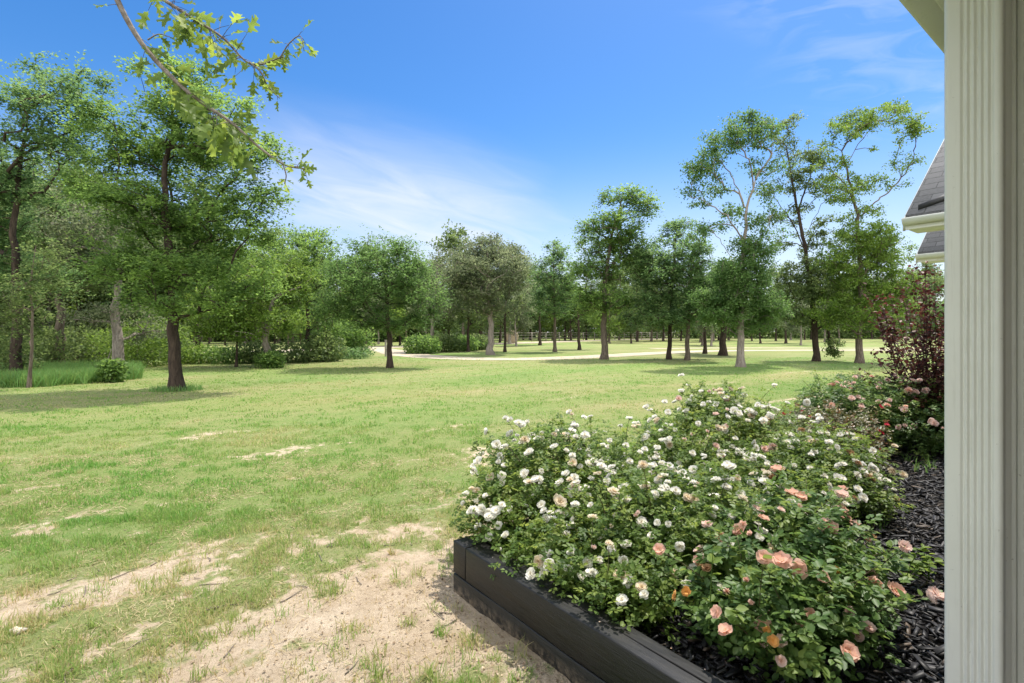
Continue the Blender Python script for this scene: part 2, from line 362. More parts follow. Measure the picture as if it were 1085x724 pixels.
# ------------------------------------------------------------------ trees
def grow(seed, base, trunk, lobes, n_cl, per, leaf, rbase, spread=.34, style='elm', zs=.35, flat=None, depth_k=.9, pull=1.2, twig=.009, limbs=()):
    """trunk: polyline (world, absolute); lobes: (x,y,z,rx,ry,rz,weight). Returns MB of wood, leaf V, F, rnd, all relative to base."""
    rng = np.random.default_rng(seed)
    L = np.asarray(lobes, float); w = L[:, 3]*L[:, 4]*L[:, 5]; w = np.power(w, .72)*L[:, 6]; w /= w.sum()
    k = rng.choice(len(L), n_cl, p=w)
    u = unit(rng.normal(size=(n_cl, 3)))*np.power(rng.random(n_cl), .42)[:, None]
    C = L[k, :3] + u*L[k, 3:6]
    C[:, 2] = np.maximum(C[:, 2], .35)
    # skeleton
    tr = [np.asarray(trunk[0], float)]
    for a, b in zip(trunk[:-1], trunk[1:]):
        a = np.asarray(a, float); b = np.asarray(b, float); m = max(2, int(np.linalg.norm(b-a)/.35))
        for q in range(1, m+1): tr.append(a + (b-a)*q/m + rng.normal(size=3)*np.array([.03, .03, .008])*rbase/.2)
    pos = np.zeros((len(tr) + n_cl*14 + 60*len(limbs), 3)); par = np.full(len(pos), -1); n = len(tr)
    pos[:n] = tr; par[1:n] = np.arange(n-1); cnt = np.zeros(len(pos)); paths = [list(range(n))]
    for lb in limbs:
        lb = catmull(lb, 6); j = int(np.argmin(np.linalg.norm(pos[:n] - lb[0], axis=1))); path = [j]
        for P_ in lb[1:]: pos[n] = P_ + rng.normal(size=3)*.032; par[n] = path[-1]; path.append(n); n += 1
        paths.append(path)
    tp = np.array(tr)
    order = np.argsort(np.min(np.linalg.norm(C[:, None] - tp[None], axis=2), axis=1) + rng.random(n_cl)*.3)
    lowest = tp[0, 2] + .12*(tp[-1, 2] - tp[0, 2])
    ends = np.zeros(n_cl, int)
    for ci in order:
        c = C[ci]; d = np.linalg.norm(pos[:n] - c, axis=1)
        cost = d + pull*np.maximum(0, pos[:n, 2] - c[2] + .28*d) + 50*(pos[:n, 2] < lowest)
        j = int(np.argmin(cost)); a = pos[j]; D = d[j]
        m = int(np.clip(D/.32, 2, 13)); 
        pd = a - pos[par[j]] if par[j] >= 0 else np.array([0, 0, 1.0]); pd = pd/max(np.linalg.norm(pd), 1e-6)
        ctrl = a + (pd*.35 + (c-a)/max(D, 1e-6)*.45 + np.array([0, 0, .22]))*D*.5 + rng.normal(size=3)*.06*D
        path = [j]; prev = j
        for q in range(1, m+1):
            s = q/m; pt = (1-s)**2*a + 2*s*(1-s)*ctrl + s*s*c + (rng.normal(size=3)*.035*min(D, 1.5) if q < m else 0)
            pos[n] = pt; par[n] = prev; prev = n; path.append(n); n += 1
        paths.append(path); ends[ci] = prev
    for e in ends:
        while e >= 0: cnt[e] += 1; e = par[e]
    rad = np.maximum(rbase*np.power(np.maximum(cnt[:n], 1)/max(cnt[0], 1), .52), twig)
    top = max(tp[-1, 2] - tp[0, 2], .1)
    hz = np.clip((pos[:n, 2] - tp[0, 2]), 0, None)
    flare = 1 + .26*np.exp(-hz/.22) + .34*np.exp(-hz/.07)
    rad[:len(tr)] = np.minimum(rad[:len(tr)]*1.0, rbase*(1 - .80*hz[:len(tr)]/top))*flare[:len(tr)]
    wood = MB()
    for q, pth in enumerate(paths):
        P = pos[pth].copy(); r = rad[pth].copy()
        if q: r[0] = min(r[0], r[1]*1.25)
        else: P[0, 2] -= .12
        r[-1] *= .7
        wood.tube(P - base, r, 10 if q == 0 else (6 if r[0] > .03 else 4 if r[0] > .014 else 3))
    # leaves
    nl = n_cl*per; ci = np.repeat(np.arange(n_cl), per)
    axis0 = np.array([tp[-1, 0], tp[-1, 1]])
    o3 = C - np.array([np.interp(C[:, 2], tp[:, 2], tp[:, 0]), np.interp(C[:, 2], tp[:, 2], tp[:, 1]), C[:, 2]]).T if False else np.c_[C[:, :2] - axis0, np.zeros(n_cl)]
    o3 = unit(o3 + rng.normal(size=(n_cl, 3))*np.array([.5, .5, .1]))
    o3[:, 2] += {'elm': .18, 'spire': .9, 'oak': .1}.get(style, .1); o3 = unit(o3)
    s3 = unit(np.cross(o3, np.array([0, 0, 1.0]))); up3 = np.cross(s3, o3)
    sp = spread*(.6 + .8*rng.random(n_cl))
    if style in ('elm', 'spire'):
        # feathery sprays: a fan of twiglets in a nearly flat plane, leaves set on both sides of each
        K = max(3, per//9); tw_ = rng.normal(size=(n_cl, K, 3))*(np.array([.25, .60, .36]) if style == 'elm' else np.array([.2, .28, .22])) + np.array([1.0, 0, 0])
        td = unit(tw_[..., 0:1]*o3[:, None] + tw_[..., 1:2]*s3[:, None] + tw_[..., 2:3]*up3[:, None])
        tl = (sp[:, None]*(1.1 + 1.3*rng.random((n_cl, K))))
        q = rng.integers(0, K, nl); f = rng.random(nl)**.85; d_ = td[ci, q]; l_ = tl[ci, q]
        P = C[ci] - o3[ci]*(sp[ci]*.8)[:, None] + d_*(l_*f)[:, None] + rng.normal(size=(nl, 3))*leaf*.45
        if style == 'elm': P[:, 2] -= .22*(l_*f)**2
        sd_ = unit(np.cross(d_, np.array([0, 0, 1.0])) + 1e-6)*np.where(rng.random(nl) < .5, -1, 1)[:, None]
        F = d_*.7 + sd_*.8 + rng.normal(size=(nl, 3))*.28
        Nn = np.array([0, 0, 1.0]) + rng.normal(size=(nl, 3))*.42
    else:
        g = unit(rng.normal(size=(nl, 3)))*np.power(rng.random(nl), .5)[:, None]
        g *= (.55 + .9*vnoise(g[:, 0]*2.2 + ci*3.7, g[:, 1]*2.2 + g[:, 2]*2.6, seed))[:, None]
        P = C[ci] + g*np.array([1.25, 1.25, .72])*sp[ci][:, None]
        F = g + rng.normal(size=(nl, 3))*.8
        Nn = np.array([0, 0, 1.0]) + .5*g + rng.normal(size=(nl, 3))*.5
    V, Fc = scatter(P - base, F, Nn, leaf*(.6 + .7*rng.random(nl)))
    rnd = np.clip(.5 + .26*rng.normal(size=n_cl)[ci]*.7 + .2*rng.normal(size=nl), 0, 1)
    return wood, V, Fc, rnd

def tree(name, label, px, py, trunk, lobes, n_cl, per, leaf, rbase, lm='elm', bm='bark', seed=1, style='elm', spread=.34, group=None, Yd=None, dk=.85, pull=1.2, cat='tree', limbs=()):
    rbase *= .78; Yt = Yd or depth(py); base = at(px, py, Yt); base[2] = float(ground_z(base[0], base[1]))
    rng = np.random.default_rng(seed + 999)
    tw = []
    for q in trunk:
        P = at(q[0], q[1], Yt + (q[2] if len(q) > 2 else 0)); tw.append(P)
    tw[0] = base.copy()
    s = Yt/FPX; LW = []
    W_ = np.mean([l[2] for l in lobes])*s
    for l in lobes:
        x, y, rx, ry = l[:4]; wt = l[4] if len(l) > 4 else 1.0
        cxw = abs(x - px)*s
        dy = rng.uniform(-1, 1)*max(.2, (W_*1.25 - .45*cxw))*dk
        c = at(x, y, Yt + dy); c[0] = (x - CX)/FPX*(Yt + dy)
        LW.append((c[0], c[1], c[2], rx*s, .5*(rx + ry)*s*1.05, ry*s, wt))
    LB = [[at(q[0], q[1], Yt + (q[2] if len(q) > 2 else 0)) for q in lb] for lb in limbs]
    wood, V, Fc, rnd = grow(seed, base, tw, LW, n_cl, per, leaf, rbase, spread, style, pull=pull, limbs=LB, twig=max(.008, Yt*.00058))
    r = empty(name, base, label, cat, group)
    mesh('trunk', np.concatenate(wood.V), [np.concatenate(f) for f in wood.F.values()], M[bm], r, True)
    mesh('crown', V, Fc, M[lm], r, fattr={'rnd': rnd})
    return r

# the tall feathery tree at left and its neighbours
tree('elm_tree', 'tall feathery green tree with dark brown split trunk standing alone on the left lawn', 187, 414,
     [(187, 414), (183, 350), (181, 300), (176, 240), (174, 190), (180, 140), (186, 100)],
     [(188, 86, 44, 26), (180, 130, 32, 26), (284, 150, 20, 20), (112, 128, 30, 20), (92, 200, 30, 22), (286, 205, 18, 22, .8), (228, 128, 42, 38), (258, 166, 32, 30), (150, 150, 48, 24), (112, 165, 34, 22), (200, 170, 56, 34), (244, 215, 42, 38), (152, 215, 50, 30),
      (226, 262, 48, 30), (176, 288, 66, 20), (132, 272, 42, 20), (250, 304, 40, 20), (192, 240, 60, 34), (205, 320, 52, 16), (268, 250, 22, 26, .7), (120, 208, 36, 18), (150, 318, 40, 14), (280, 290, 18, 18, .6)],
     600, 130, .078, .20, 'elm', 'barkdark', 3, 'elm', .33)
tree('cedar_tree', 'blue-green feathery tree cut by the left picture edge, with a dark trunk', 15, 405,
     [(15, 405), (17, 330), (14, 250), (20, 180), (30, 120)],
     [(50, 108, 48, 24), (15, 130, 40, 34), (82, 84, 30, 12), (36, 70, 22, 10), (30, 190, 46, 36), (0, 240, 46, 36), (75, 150, 40, 22), (30, 290, 44, 24), (-40, 180, 50, 50), (-40, 270, 50, 40), (98, 128, 22, 14, .6)],
     400, 95, .085, .19, 'blue', 'barkdark', 5, 'elm', .36)
tree('young_tree', 'slender pale-stemmed young tree at the edge of the tall grass', 30, 411,
     [(30, 411), (33, 370), (34, 330), (31, 300), (38, 260)], [(38, 300, 24, 24), (28, 340, 22, 22), (50, 270, 22, 18), (18, 320, 18, 20)], 70, 70, .07, .055, 'oak', 'bark', 6, 'elm', .26)
tree('oak_tree', 'straight thick-trunked oak inside the shaded left woods', 62, 391, [(62, 391), (64, 330), (61, 270), (60, 210)],
     [(60, 215, 46, 34), (38, 290, 38, 34), (92, 292, 38, 28), (66, 250, 40, 24), (70, 180, 36, 26)], 210, 80, .10, .24, 'oak', 'bark', 7, 'oak', .36)
tree('oak_tree', 'gnarled oak with pale swollen base and twisting bare limbs, left woods', 123, 394, [(123, 394), (126, 365), (120, 335), (124, 305), (130, 270), (120, 235)],
     [(96, 240, 52, 24), (135, 225, 48, 26), (70, 268, 36, 20), (156, 268, 34, 20), (108, 330, 40, 18), (145, 345, 38, 20), (90, 215, 36, 16)], 200, 70, .10, .27, 'grey', 'barkpale', 8, 'oak', .34)
tree('oak_tree', 'spreading yellow-green oak with a pale leaning trunk wrapped in leaves', 285, 389, [(285, 389), (281, 362), (282, 340), (289, 318), (296, 296)],
     [(274, 298, 42, 20), (246, 318, 44, 20), (226, 340, 34, 16), (302, 305, 34, 24), (312, 284, 26, 20), (262, 276, 36, 16), (292, 342, 36, 12), (244, 350, 34, 10)], 300, 85, .105, .21, 'bright', 'barkpale', 9, 'oak', .36)
tree('young_tree', 'thin dark-stemmed tree left of the pale leaning trunk', 250, 389, [(250, 389), (251, 360), (249, 330)], [(250, 325, 26, 18), (236, 340, 20, 14), (262, 332, 20, 16)], 70, 60, .09, .07, 'bright', 'barkdark', 10, 'elm', .3)
tree('spire_tree', 'tree with feathery upright spires behind the yellow-green oak', 325, 383, [(325, 383), (326, 345), (325, 300), (324, 258)],
     [(324, 285, 34, 28), (312, 256, 16, 16), (345, 260, 18, 16), (330, 320, 34, 22), (332, 348, 34, 12), (328, 250, 10, 12), (300, 275, 16, 14), (355, 285, 14, 16)], 260, 70, .11, .16, 'elm', 'barkdark', 11, 'spire', .40)
tree('elm_tree', 'rounded young shade tree with short dark trunk in the middle of the lawn', 413, 390, [(413, 390), (412, 360), (410, 325), (407, 285), (405, 262)],
     [(404, 296, 58, 34), (400, 262, 30, 14), (424, 258, 14, 10), (380, 266, 14, 12), (368, 318, 30, 24), (444, 310, 28, 26), (404, 338, 54, 13), (374, 284, 26, 20), (434, 282, 26, 20), (460, 328, 12, 14, .7), (346, 328, 14, 14, .7)], 430, 84, .088, .15, 'soft', 'barkdark', 12, 'elm', .40)
# the middle group
tree('oak_tree', 'big grey-green oak with a pale grey trunk beyond the drive', 520, 376, [(520, 376), (520, 350), (519, 325), (516, 295), (518, 265)],
     [(515, 288, 42, 28), (515, 260, 34, 12), (488, 300, 22, 20), (546, 290, 22, 26), (515, 322, 36, 12), (500, 272, 26, 16), (538, 268, 22, 14)], 420, 60, .14, .30, 'grey', 'barkpale', 13, 'oak', .42)
tree('slim_tree', 'slim dark-trunked tree just right of the big grey-green oak', 535, 373, [(535, 373), (535, 340), (536, 300)], [(538, 315, 20, 22), (544, 292, 16, 16), (530, 335, 18, 12)], 90, 50, .15, .14, 'oak', 'barkdark', 14, 'elm', .42)
tree('slim_tree', 'dark-trunked tree just left of the big grey-green oak', 496, 373, [(496, 373), (496, 340), (494, 300)], [(492, 318, 20, 20), (484, 292, 16, 16), (500, 335, 16, 12)], 90, 50, .15, .15, 'oak', 'barkdark', 15, 'oak', .42)
tree('oak_tree', 'twiggy greyish oak with bare top twigs right of the rounded shade tree', 458, 373, [(458, 373), (458, 345), (462, 310), (464, 262)], [(458, 300, 24, 24), (470, 280, 18, 16), (448, 325, 18, 16), (470, 328, 18, 14)], 130, 42, .14, .2, 'grey', 'barkpale', 16, 'oak', .4)
tree('slim_tree', 'slender mid-green tree with straight trunk left of the tall dark tree', 588, 373, [(588, 373), (588, 340), (587, 300), (586, 262)], [(586, 292, 22, 26), (590, 266, 14, 12), (584, 322, 22, 16), (602, 300, 12, 18)], 200, 55, .15, .17, 'blue', 'bark', 17, 'elm', .46)
tree('slim_tree', 'small tree under the left side of the tall dark tree', 614, 371, [(614, 371), (613, 340), (610, 305)], [(606, 310, 20, 20), (618, 325, 18, 14), (600, 330, 14, 12)], 110, 50, .16, .17, 'elm', 'barkdark', 18, 'elm', .46)
tree('slim_tree', 'far thin tree in front of the pale road', 572, 366, [(572, 366), (572, 345), (571, 305)], [(570, 305, 16, 22), (566, 328, 15, 12), (576, 320, 12, 14)], 90, 46, .21, .22, 'blue', 'barkdark', 19, 'elm', .6)
tree('elm_tree', 'tall dark green tree with ragged top rising at the middle right', 640, 381, [(640, 381), (640, 345), (641, 300), (648, 250), (658, 215)],
     [(652, 238, 28, 20), (662, 208, 26, 11), (684, 222, 13, 16), (636, 258, 26, 16), (620, 240, 12, 10), (652, 280, 34, 22), (640, 315, 36, 14), (624, 284, 20, 16), (668, 262, 20, 20), (625, 322, 18, 10)], 440, 70, .12, .24, 'elm', 'bark', 20, 'elm', .40)
tree('elm_tree', 'dark spreading tree with thin straight trunk, first right of the tall ragged tree', 709, 381, [(709, 381), (710, 345), (712, 300), (716, 250)],
     [(708, 280, 32, 32), (690, 318, 32, 18), (700, 338, 42, 9), (718, 244, 20, 16), (688, 285, 18, 22)], 330, 70, .12, .16, 'blue', 'barkdark', 21, 'elm', .42)
tree('elm_tree', 'dark spreading tree with brown trunk beside its thin-trunked neighbour', 728, 382, [(728, 382), (729, 345), (731, 300), (734, 262)],
     [(734, 290, 30, 30), (745, 318, 26, 20), (728, 335, 34, 10), (736, 258, 18, 14)], 280, 70, .12, .16, 'blue', 'bark', 22, 'elm', .42)
tree('slim_tree', 'thin dark trunked tree behind the drive at right', 747, 375, [(747, 375), (747, 345), (748, 315)], [(748, 320, 18, 18), (740, 334, 16, 10)], 90, 46, .15, .16, 'blue', 'barkdark', 23, 'elm', .45)
tree('oak_tree', 'short thick black-trunked oak beside the drive', 766, 377, [(766, 377), (767, 350), (770, 325), (766, 295)], [(766, 315, 24, 20), (758, 336, 24, 10), (774, 290, 18, 18)], 150, 55, .14, .29, 'oak', 'barkdark', 24, 'oak', .45)
# the three tall open oaks at right
tree('oak_tree', 'tall open oak with pale trunk, leftmost of the three tall oaks', 785, 389,
     [(785, 389), (786, 330), (788, 270), (791, 220), (800, 190)],
     [(780, 145, 34, 12, .9), (745, 178, 20, 16, .8), (815, 142, 22, 16, .9), (735, 212, 14, 14, .6), (806, 180, 26, 12, .6), (765, 160, 22, 12, .7),
      (762, 196, 16, 12, .6), (775, 226, 14, 14, .5), (803, 236, 16, 14, .5), (826, 250, 12, 12, .4), (740, 246, 14, 12, .4), (790, 130, 20, 10, .8), (812, 205, 14, 14, .5), (786, 298, 28, 26, 2.0), (768, 328, 26, 18, 2.0), (797, 268, 24, 18, 1.4), (812, 325, 20, 18, 1.8), (750, 318, 16, 14, 1.6), (790, 345, 28, 10), (770, 290, 16, 14), (758, 240, 18, 12, .25), (815, 225, 16, 14, .25)],
     680, 60, .098, .20, 'soft', 'barkpale', 25, 'oak', .27, pull=.8,
     limbs=[[(789, 255), (772, 232, -.3), (750, 215, -.6), (730, 208, -.8)], [(791, 225), (778, 190, .4), (760, 168, .6)], [(800, 190), (815, 168), (822, 140, .3)], [(798, 195), (792, 165, -.4), (776, 146, -.5)], [(786, 275), (806, 250, .4), (820, 228, .6)], [(787, 300), (768, 262, -.5), (752, 240, -.7)]])
tree('oak_tree', 'tall dark-stemmed oak with thin upper limbs, middle of the three tall oaks', 865, 383,
     [(865, 383), (863, 335), (857, 285), (848, 235), (840, 195), (834, 155)],
     [(830, 150, 13, 20, .7), (842, 188, 18, 18, .7), (874, 196, 22, 12, .8), (818, 198, 14, 10, .7), (862, 172, 14, 18, .6), (844, 226, 14, 14, .5), (872, 236, 14, 14, .5), (824, 236, 12, 12, .45), (884, 256, 14, 12, .5), (850, 165, 14, 14, .6), (838, 130, 9, 12, .5), (856, 255, 18, 12, .7), (858, 285, 30, 15), (842, 305, 26, 18, 1.2), (872, 338, 28, 12, 1.2), (835, 330, 18, 12), (866, 310, 26, 16), (830, 260, 14, 14, .35), (885, 366, 7, 12, 1.6)],
     450, 60, .10, .20, 'oak', 'barkdark', 26, 'oak', .24, pull=.8,
     limbs=[[(856, 275), (842, 240, -.4), (824, 212, -.6), (815, 196, -.6)], [(852, 255), (866, 225, .4), (880, 205, .5), (888, 190, .5)], [(846, 225), (856, 195, .2), (864, 165, .3)], [(858, 290), (880, 262, .5), (896, 236, .6)]])
tree('oak_tree', 'tall oak with bright leafy lower half and curved upper limb, rightmost of three', 911, 385,
     [(911, 385), (912, 335), (911, 280), (908, 228), (900, 190), (892, 160)],
     [(928, 124, 38, 13), (966, 138, 15, 20), (890, 145, 22, 18), (878, 178, 18, 18), (906, 196, 34, 13), (962, 172, 14, 15), (885, 210, 20, 10), (940, 196, 18, 9, .6), (905, 128, 24, 14), (918, 222, 16, 14, .6), (898, 236, 14, 12, .6), (926, 165, 14, 12, .4), (948, 118, 16, 12, .8), (950, 215, 14, 10, .5),
      (910, 298, 44, 34, 2.2), (912, 252, 34, 16, 2.2), (892, 328, 38, 15, 2.0), (936, 318, 32, 20, 2.0), (936, 268, 24, 22, 2.0), (905, 345, 28, 10, 1.6), (958, 300, 16, 20, 1.6), (885, 275, 18, 16, 1.8)],
     820, 66, .098, .21, 'bright', 'bark', 27, 'oak', .26, pull=.8,
     limbs=[[(909, 232), (930, 212, .2), (950, 195, .3), (966, 172, .3), (972, 146, .2)], [(905, 215), (895, 195, -.3), (880, 180, -.4)], [(897, 175), (912, 150, .3), (930, 128, .4)], [(910, 300), (930, 270, -.5), (945, 258, -.7)]])

# smaller trunks seen between them, and the woods behind: a few kinds, then copies
def proto(seed, h, w, leaf, n_cl, per, style, lm, bm, low=.25, rb=.15, spread=.55):
    rng = np.random.default_rng(seed); base = np.zeros(3)
    tw = [np.zeros(3)] + [np.array([rng.normal()*.06*h*q*.5, rng.normal()*.06*h*q*.5, h*q]) for q in (.25, .5, .75, .92)]
    LW = []
    for q in range(9):
        z = h*(low + (.95 - low)*(q + .5)/9); rr = w*(.55 + .45*math.sin(math.pi*((q + .8)/9.5)))
        a = rng.uniform(0, 6.28); off = rr*.5
        LW.append((math.cos(a)*off, math.sin(a)*off, z, rr*.62, rr*.62, h*.10, 1))
    return grow(seed, base, tw, LW, n_cl, per, leaf, rb, spread, style)
protos = []
for k, a in enumerate([(101, 10.5, 3.2, .26, 170, 34, 'elm', 'far', 'barkdark', .22), (102, 12.0, 3.4, .27, 190, 34, 'oak', 'oak', 'bark', .30), (103, 9.0, 3.0, .24, 160, 34, 'oak', 'grey', 'barkpale', .22),
                       (104, 11.0, 2.6, .25, 160, 34, 'spire', 'blue', 'barkdark', .18), (105, 8.0, 2.8, .22, 150, 36, 'elm', 'bright', 'bark', .15)]):
    wood, V, Fc, rnd = proto(*a)
    protos.append((wood, V, Fc, rnd, a))
KIND = [('elm_tree', 'dark layered tree'), ('oak_tree', 'tall green oak'), ('oak_tree', 'grey-green oak'), ('spire_tree', 'narrow blue-green tree'), ('elm_tree', 'low bright green tree')]
_root = {}
def wood_tree(k, x, y, s, rz, label, group):
    if k not in _root:
        wood, V, Fc, rnd, a = protos[k]
        r = empty(KIND[k][0], (x, y, 0), label, 'tree', group)
        mesh('trunk', np.concatenate(wood.V), [np.concatenate(f) for f in wood.F.values()], M[a[8]], r, True)
        mesh('crown', V, Fc, M[a[7]], r, fattr={'rnd': rnd}); _root[k] = r
    else:
        r = copy_tree(_root[k]); tag(r, label, 'tree', group)
    r.location = (x, y, 0); r.rotation_euler = (0, 0, rz); r.scale = (s, s, s*random.uniform(.92, 1.08))
random.seed(4)
# left woods, dense and close
for (px, Yd, k, s) in [(-20, 22, 1, .85), (30, 25, 0, .9), (80, 27, 1, .9), (105, 31, 4, .8), (140, 28, 0, .85), (165, 34, 1, .85), (-60, 30, 0, 1.0), (10, 36, 3, 1.0), (50, 40, 1, 1.0), (100, 42, 0, 1.0), (150, 44, 4, 1.0), (195, 46, 0, .75),
                      (-90, 20, 1, .9), (-120, 26, 0, 1), (0, 48, 0, 1.2), (60, 52, 2, 1.2), (120, 56, 1, 1.1), (175, 58, 0, 1.0), (-50, 44, 2, 1.2)]:
    wood_tree(k, (px - CX)/FPX*Yd, Yd, s, random.uniform(0, 6.28), KIND[k][1] + ' crowded into the shaded woods behind the left lawn', 'trees of the left woods')
for q in range(18):
    px = -70 + q*16 + random.uniform(-8, 8); Yd = random.uniform(25, 44); k = random.choice((0, 1, 2, 4))
    wood_tree(k, (px - CX)/FPX*Yd, Yd, random.uniform(.6, 1.0), random.uniform(0, 6.28), KIND[k][1] + ' crowded into the shaded woods behind the left lawn', 'trees of the left woods')
# beyond the far road
fx = []
for q in range(84):
    px = 190 + q*9.6 + random.uniform(-7, 7); Yd = random.choice((68, 82, 95, 110, 125)) + random.uniform(-5, 5)
    if px < 420: Yd = random.choice((70, 80, 92, 105)) + random.uniform(-4, 4)
    if 560 < px < 720: Yd += 32
    fx.append((px, Yd))
for px, Yd in fx:
    k = random.choice((0, 0, 1, 1, 2, 3, 4)); s = random.uniform(.95, 1.3)*(1.0 if Yd < 90 else 1.2)
    if 690 < px < 860: s *= .8
    wood_tree(k, (px - CX)/FPX*Yd, Yd, s, random.uniform(0, 6.28), KIND[k][1] + ' in the far belt of woods beyond the pale road', 'trees of the far woods')
for q in range(30):
    px = 175 + q*13 + random.uniform(-6, 6); Yd = random.uniform(52, 66) + max(0, (px - 420)*.25)
    k = random.choice((0, 1, 2, 4)); wood_tree(k, (px - CX)/FPX*Yd, Yd, random.uniform(.62, .86), random.uniform(0, 6.28), KIND[k][1] + ' in the near edge of the woods past the drive mouth', 'trees at the edge of the woods')
for q in range(16):
    px = 535 + q*15 + random.uniform(-6, 6); Yd = random.uniform(74, 100)
    k = random.choice((0, 1, 2, 4)); wood_tree(k, (px - CX)/FPX*Yd, Yd, random.uniform(.9, 1.2), random.uniform(0, 6.28), KIND[k][1] + ' standing before the fence in the middle distance', 'trees along the far fence')
# trunks standing on the grass between drive and road
for (px, py, k, s, lb) in [(547, 367, 2, .72, 'grey-green oak standing before the tan hay bale'), (646, 364, 4, .8, 'low bright green tree seen behind the tall ragged tree'), (669, 364, 0, .7, 'dark layered tree right behind the tall ragged tree'),
                           (744, 366, 1, .75, 'tall green oak behind the drive, left of a pale slim trunk'), (754, 367, 2, .75, 'grey-green oak with pale trunk behind the drive at right'), (849, 366, 2, .72, 'grey-green oak with a pale bare stump base in the right field'),
                           (508, 369, 0, .75, 'dark layered tree behind the big grey-green oak'), (806, 364, 0, .8, 'dark layered tree behind the leftmost of the tall oaks'), (890, 363, 1, .72, 'tall green oak behind the rightmost of the tall oaks'), (960, 364, 4, .9, 'low bright green tree between the rightmost tall oak and the house')]:
    Yd = depth(py); wood_tree(k, (px - CX)/FPX*Yd, Yd, s, random.uniform(0, 6.28), lb, 'trees standing between drive and road')

# ------------------------------------------------------------------ shrubs and rough growth
def shrub(name, label, c, rx, ry, rz, n, leaf, lm, seed, group=None, stems=12):
    rng = np.random.default_rng(seed); base = np.array([c[0], c[1], float(ground_z(c[0], c[1]))])
    u = unit(rng.normal(size=(n, 3)))*np.power(rng.random(n), .45)[:, None]
    u *= (.72 + .5*fbm(u[:, 0]*2.3 + 5, u[:, 1]*2.3 + u[:, 2]*3, seed, 3))[:, None]
    P = u*np.array([rx, ry, rz*.62]) + np.array([0, 0, rz*.52]); P[:, 2] = np.maximum(P[:, 2], .02)
    V, Fc = scatter(P, u + rng.normal(size=(n, 3))*.7, u*.6 + np.array([0, 0, .8]) + rng.normal(size=(n, 3))*.45, leaf*(.6 + .8*rng.random(n)))
    r = empty(name, base, label, 'shrub', group)
    st = MB()
    for q in range(stems):
        e = P[rng.integers(n)]; st.tube(np.array([[rng.normal()*.04, rng.normal()*.04, -.03], e*.5 + np.array([0, 0, .06*rz]), e]), [.012, .008, .003], 4)
    st.build('stem', M['bark'], None).parent = r
    mesh('foliage', V, Fc, M[lm], r, fattr={'rnd': np.clip(rng.normal(.5, .25, n), 0, 1)})
    return r
def gp(px, py): Yd = depth(py); return ((px - CX)/FPX*Yd, Yd)
for q, (px, py, rx, rz, lm, lb) in enumerate([
    (118, 405, .38, .62, 'elm', 'small leafy bush with a leaning dead stick at the edge of the tall grass'),
    (286, 390, .62, .6, 'elm', 'low bush hugging the foot of the pale leaning trunk'),
    (150, 388, 2.2, 1.9, 'bright', 'sunlit yellow-green thicket behind the split-trunk tree'),
    (80, 386, 2.0, 1.7, 'oak', 'shaded green thicket between two oaks of the left woods'),
    (10, 404, .9, 1.3, 'oak', 'dark bushy undergrowth at the left picture edge'),
    (45, 392, 1.2, 1.5, 'oak', 'dark shaded bush left of the straight thick trunk'),
    (240, 385, 1.5, .75, 'elm', 'low rough bush in the grass left of the pale leaning trunk'),
    (205, 385, 1.5, .8, 'bright', 'low sunlit bush right of the split-trunk tree'),
    (270, 385, 1.0, .9, 'oak', 'dark low bush left behind the pale leaning trunk'),
    (318, 384, 1.7, .95, 'oak', 'wide dark bush at the foot of the spired tree'),
    (345, 383, 1.1, 1.3, 'oak', 'rounded dark bush left of the rounded shade tree'),
    (374, 378, 1.3, 2.0, 'elm', 'tall leafy bush rising behind the rounded shade tree'),
    (362, 380, 1.9, .55, 'blue', 'low spreading grey-green plant beside the drive mouth'),
    (446, 375, 1.4, 1.15, 'elm', 'dense green bush right of the drive mouth'),
    (470, 373, 1.5, 1.2, 'oak', 'dark bush between the drive and the pale road'),
    (490, 372, 1.5, 1.1, 'elm', 'green bush before the far road, left of the big oak'),
    (505, 371, 1.3, 1.1, 'oak', 'low dark bush behind the big grey-green oak')]):
    g = gp(px, py); shrub('bush', lb, g, rx, rx*.85, rz, int(900*max(rx*rz, .8)) + 500, .05 + g[1]*.0032, lm, 300 + q)
# dead stick leaning out of the small bush
g = np.array([*gp(111, 404), 0.0]); s = MB(); s.tube([g, g + [.02, 0, .45], g + [.13, .02, .85], g + [.17, .02, .95]], [.02, .017, .012, .006], 6)
tag(s.build('dead_stick', M['barkpale'], smooth=True), 'pale dead stick leaning up beside the small leafy bush', 'stick')
# dense growth on the floor of the woods (one mass)
rng = np.random.default_rng(77)
def mass(name, label, n, fx_, leaf, lm):
    P = fx_(n); V, Fc = scatter(P, rng.normal(size=(n, 3)), np.array([0, -.2, .8]) + rng.normal(size=(n, 3))*.6, leaf*(.6 + .8*rng.random(n)))
    tag(mesh(name, V, Fc, M[lm], fattr={'rnd': np.clip(.15 + .7*fbm(P[:, 0]*.3, P[:, 2]*.9 + P[:, 1]*.2, 5) + rng.normal(0, .15, n), 0, 1)}), label, 'undergrowth', kind='stuff')
def f1(n):
    px = rng.uniform(150, 1120, n); Yd = rng.uniform(112, 150, n)*np.where(px < 460, .68, 1); h = 12.5*fbm(px*.045, px*0, 8, 3) + 3.0
    return np.c_[(px - CX)/FPX*Yd, Yd, rng.random(n)**.8*h]
mass('far_undergrowth', 'dark undergrowth filling the foot of the far woods', 120000, f1, .75, 'far')
def f2(n):
    px = rng.uniform(-160, 200, n); Yd = rng.uniform(30, 60, n); h = 3.6*fbm(px*.05, Yd*.1, 9, 3) + .3
    return np.c_[(px - CX)/FPX*Yd, Yd, rng.random(n)*h]
mass('undergrowth', 'tangled undergrowth inside the left woods', 36000, f2, .22, 'oak')

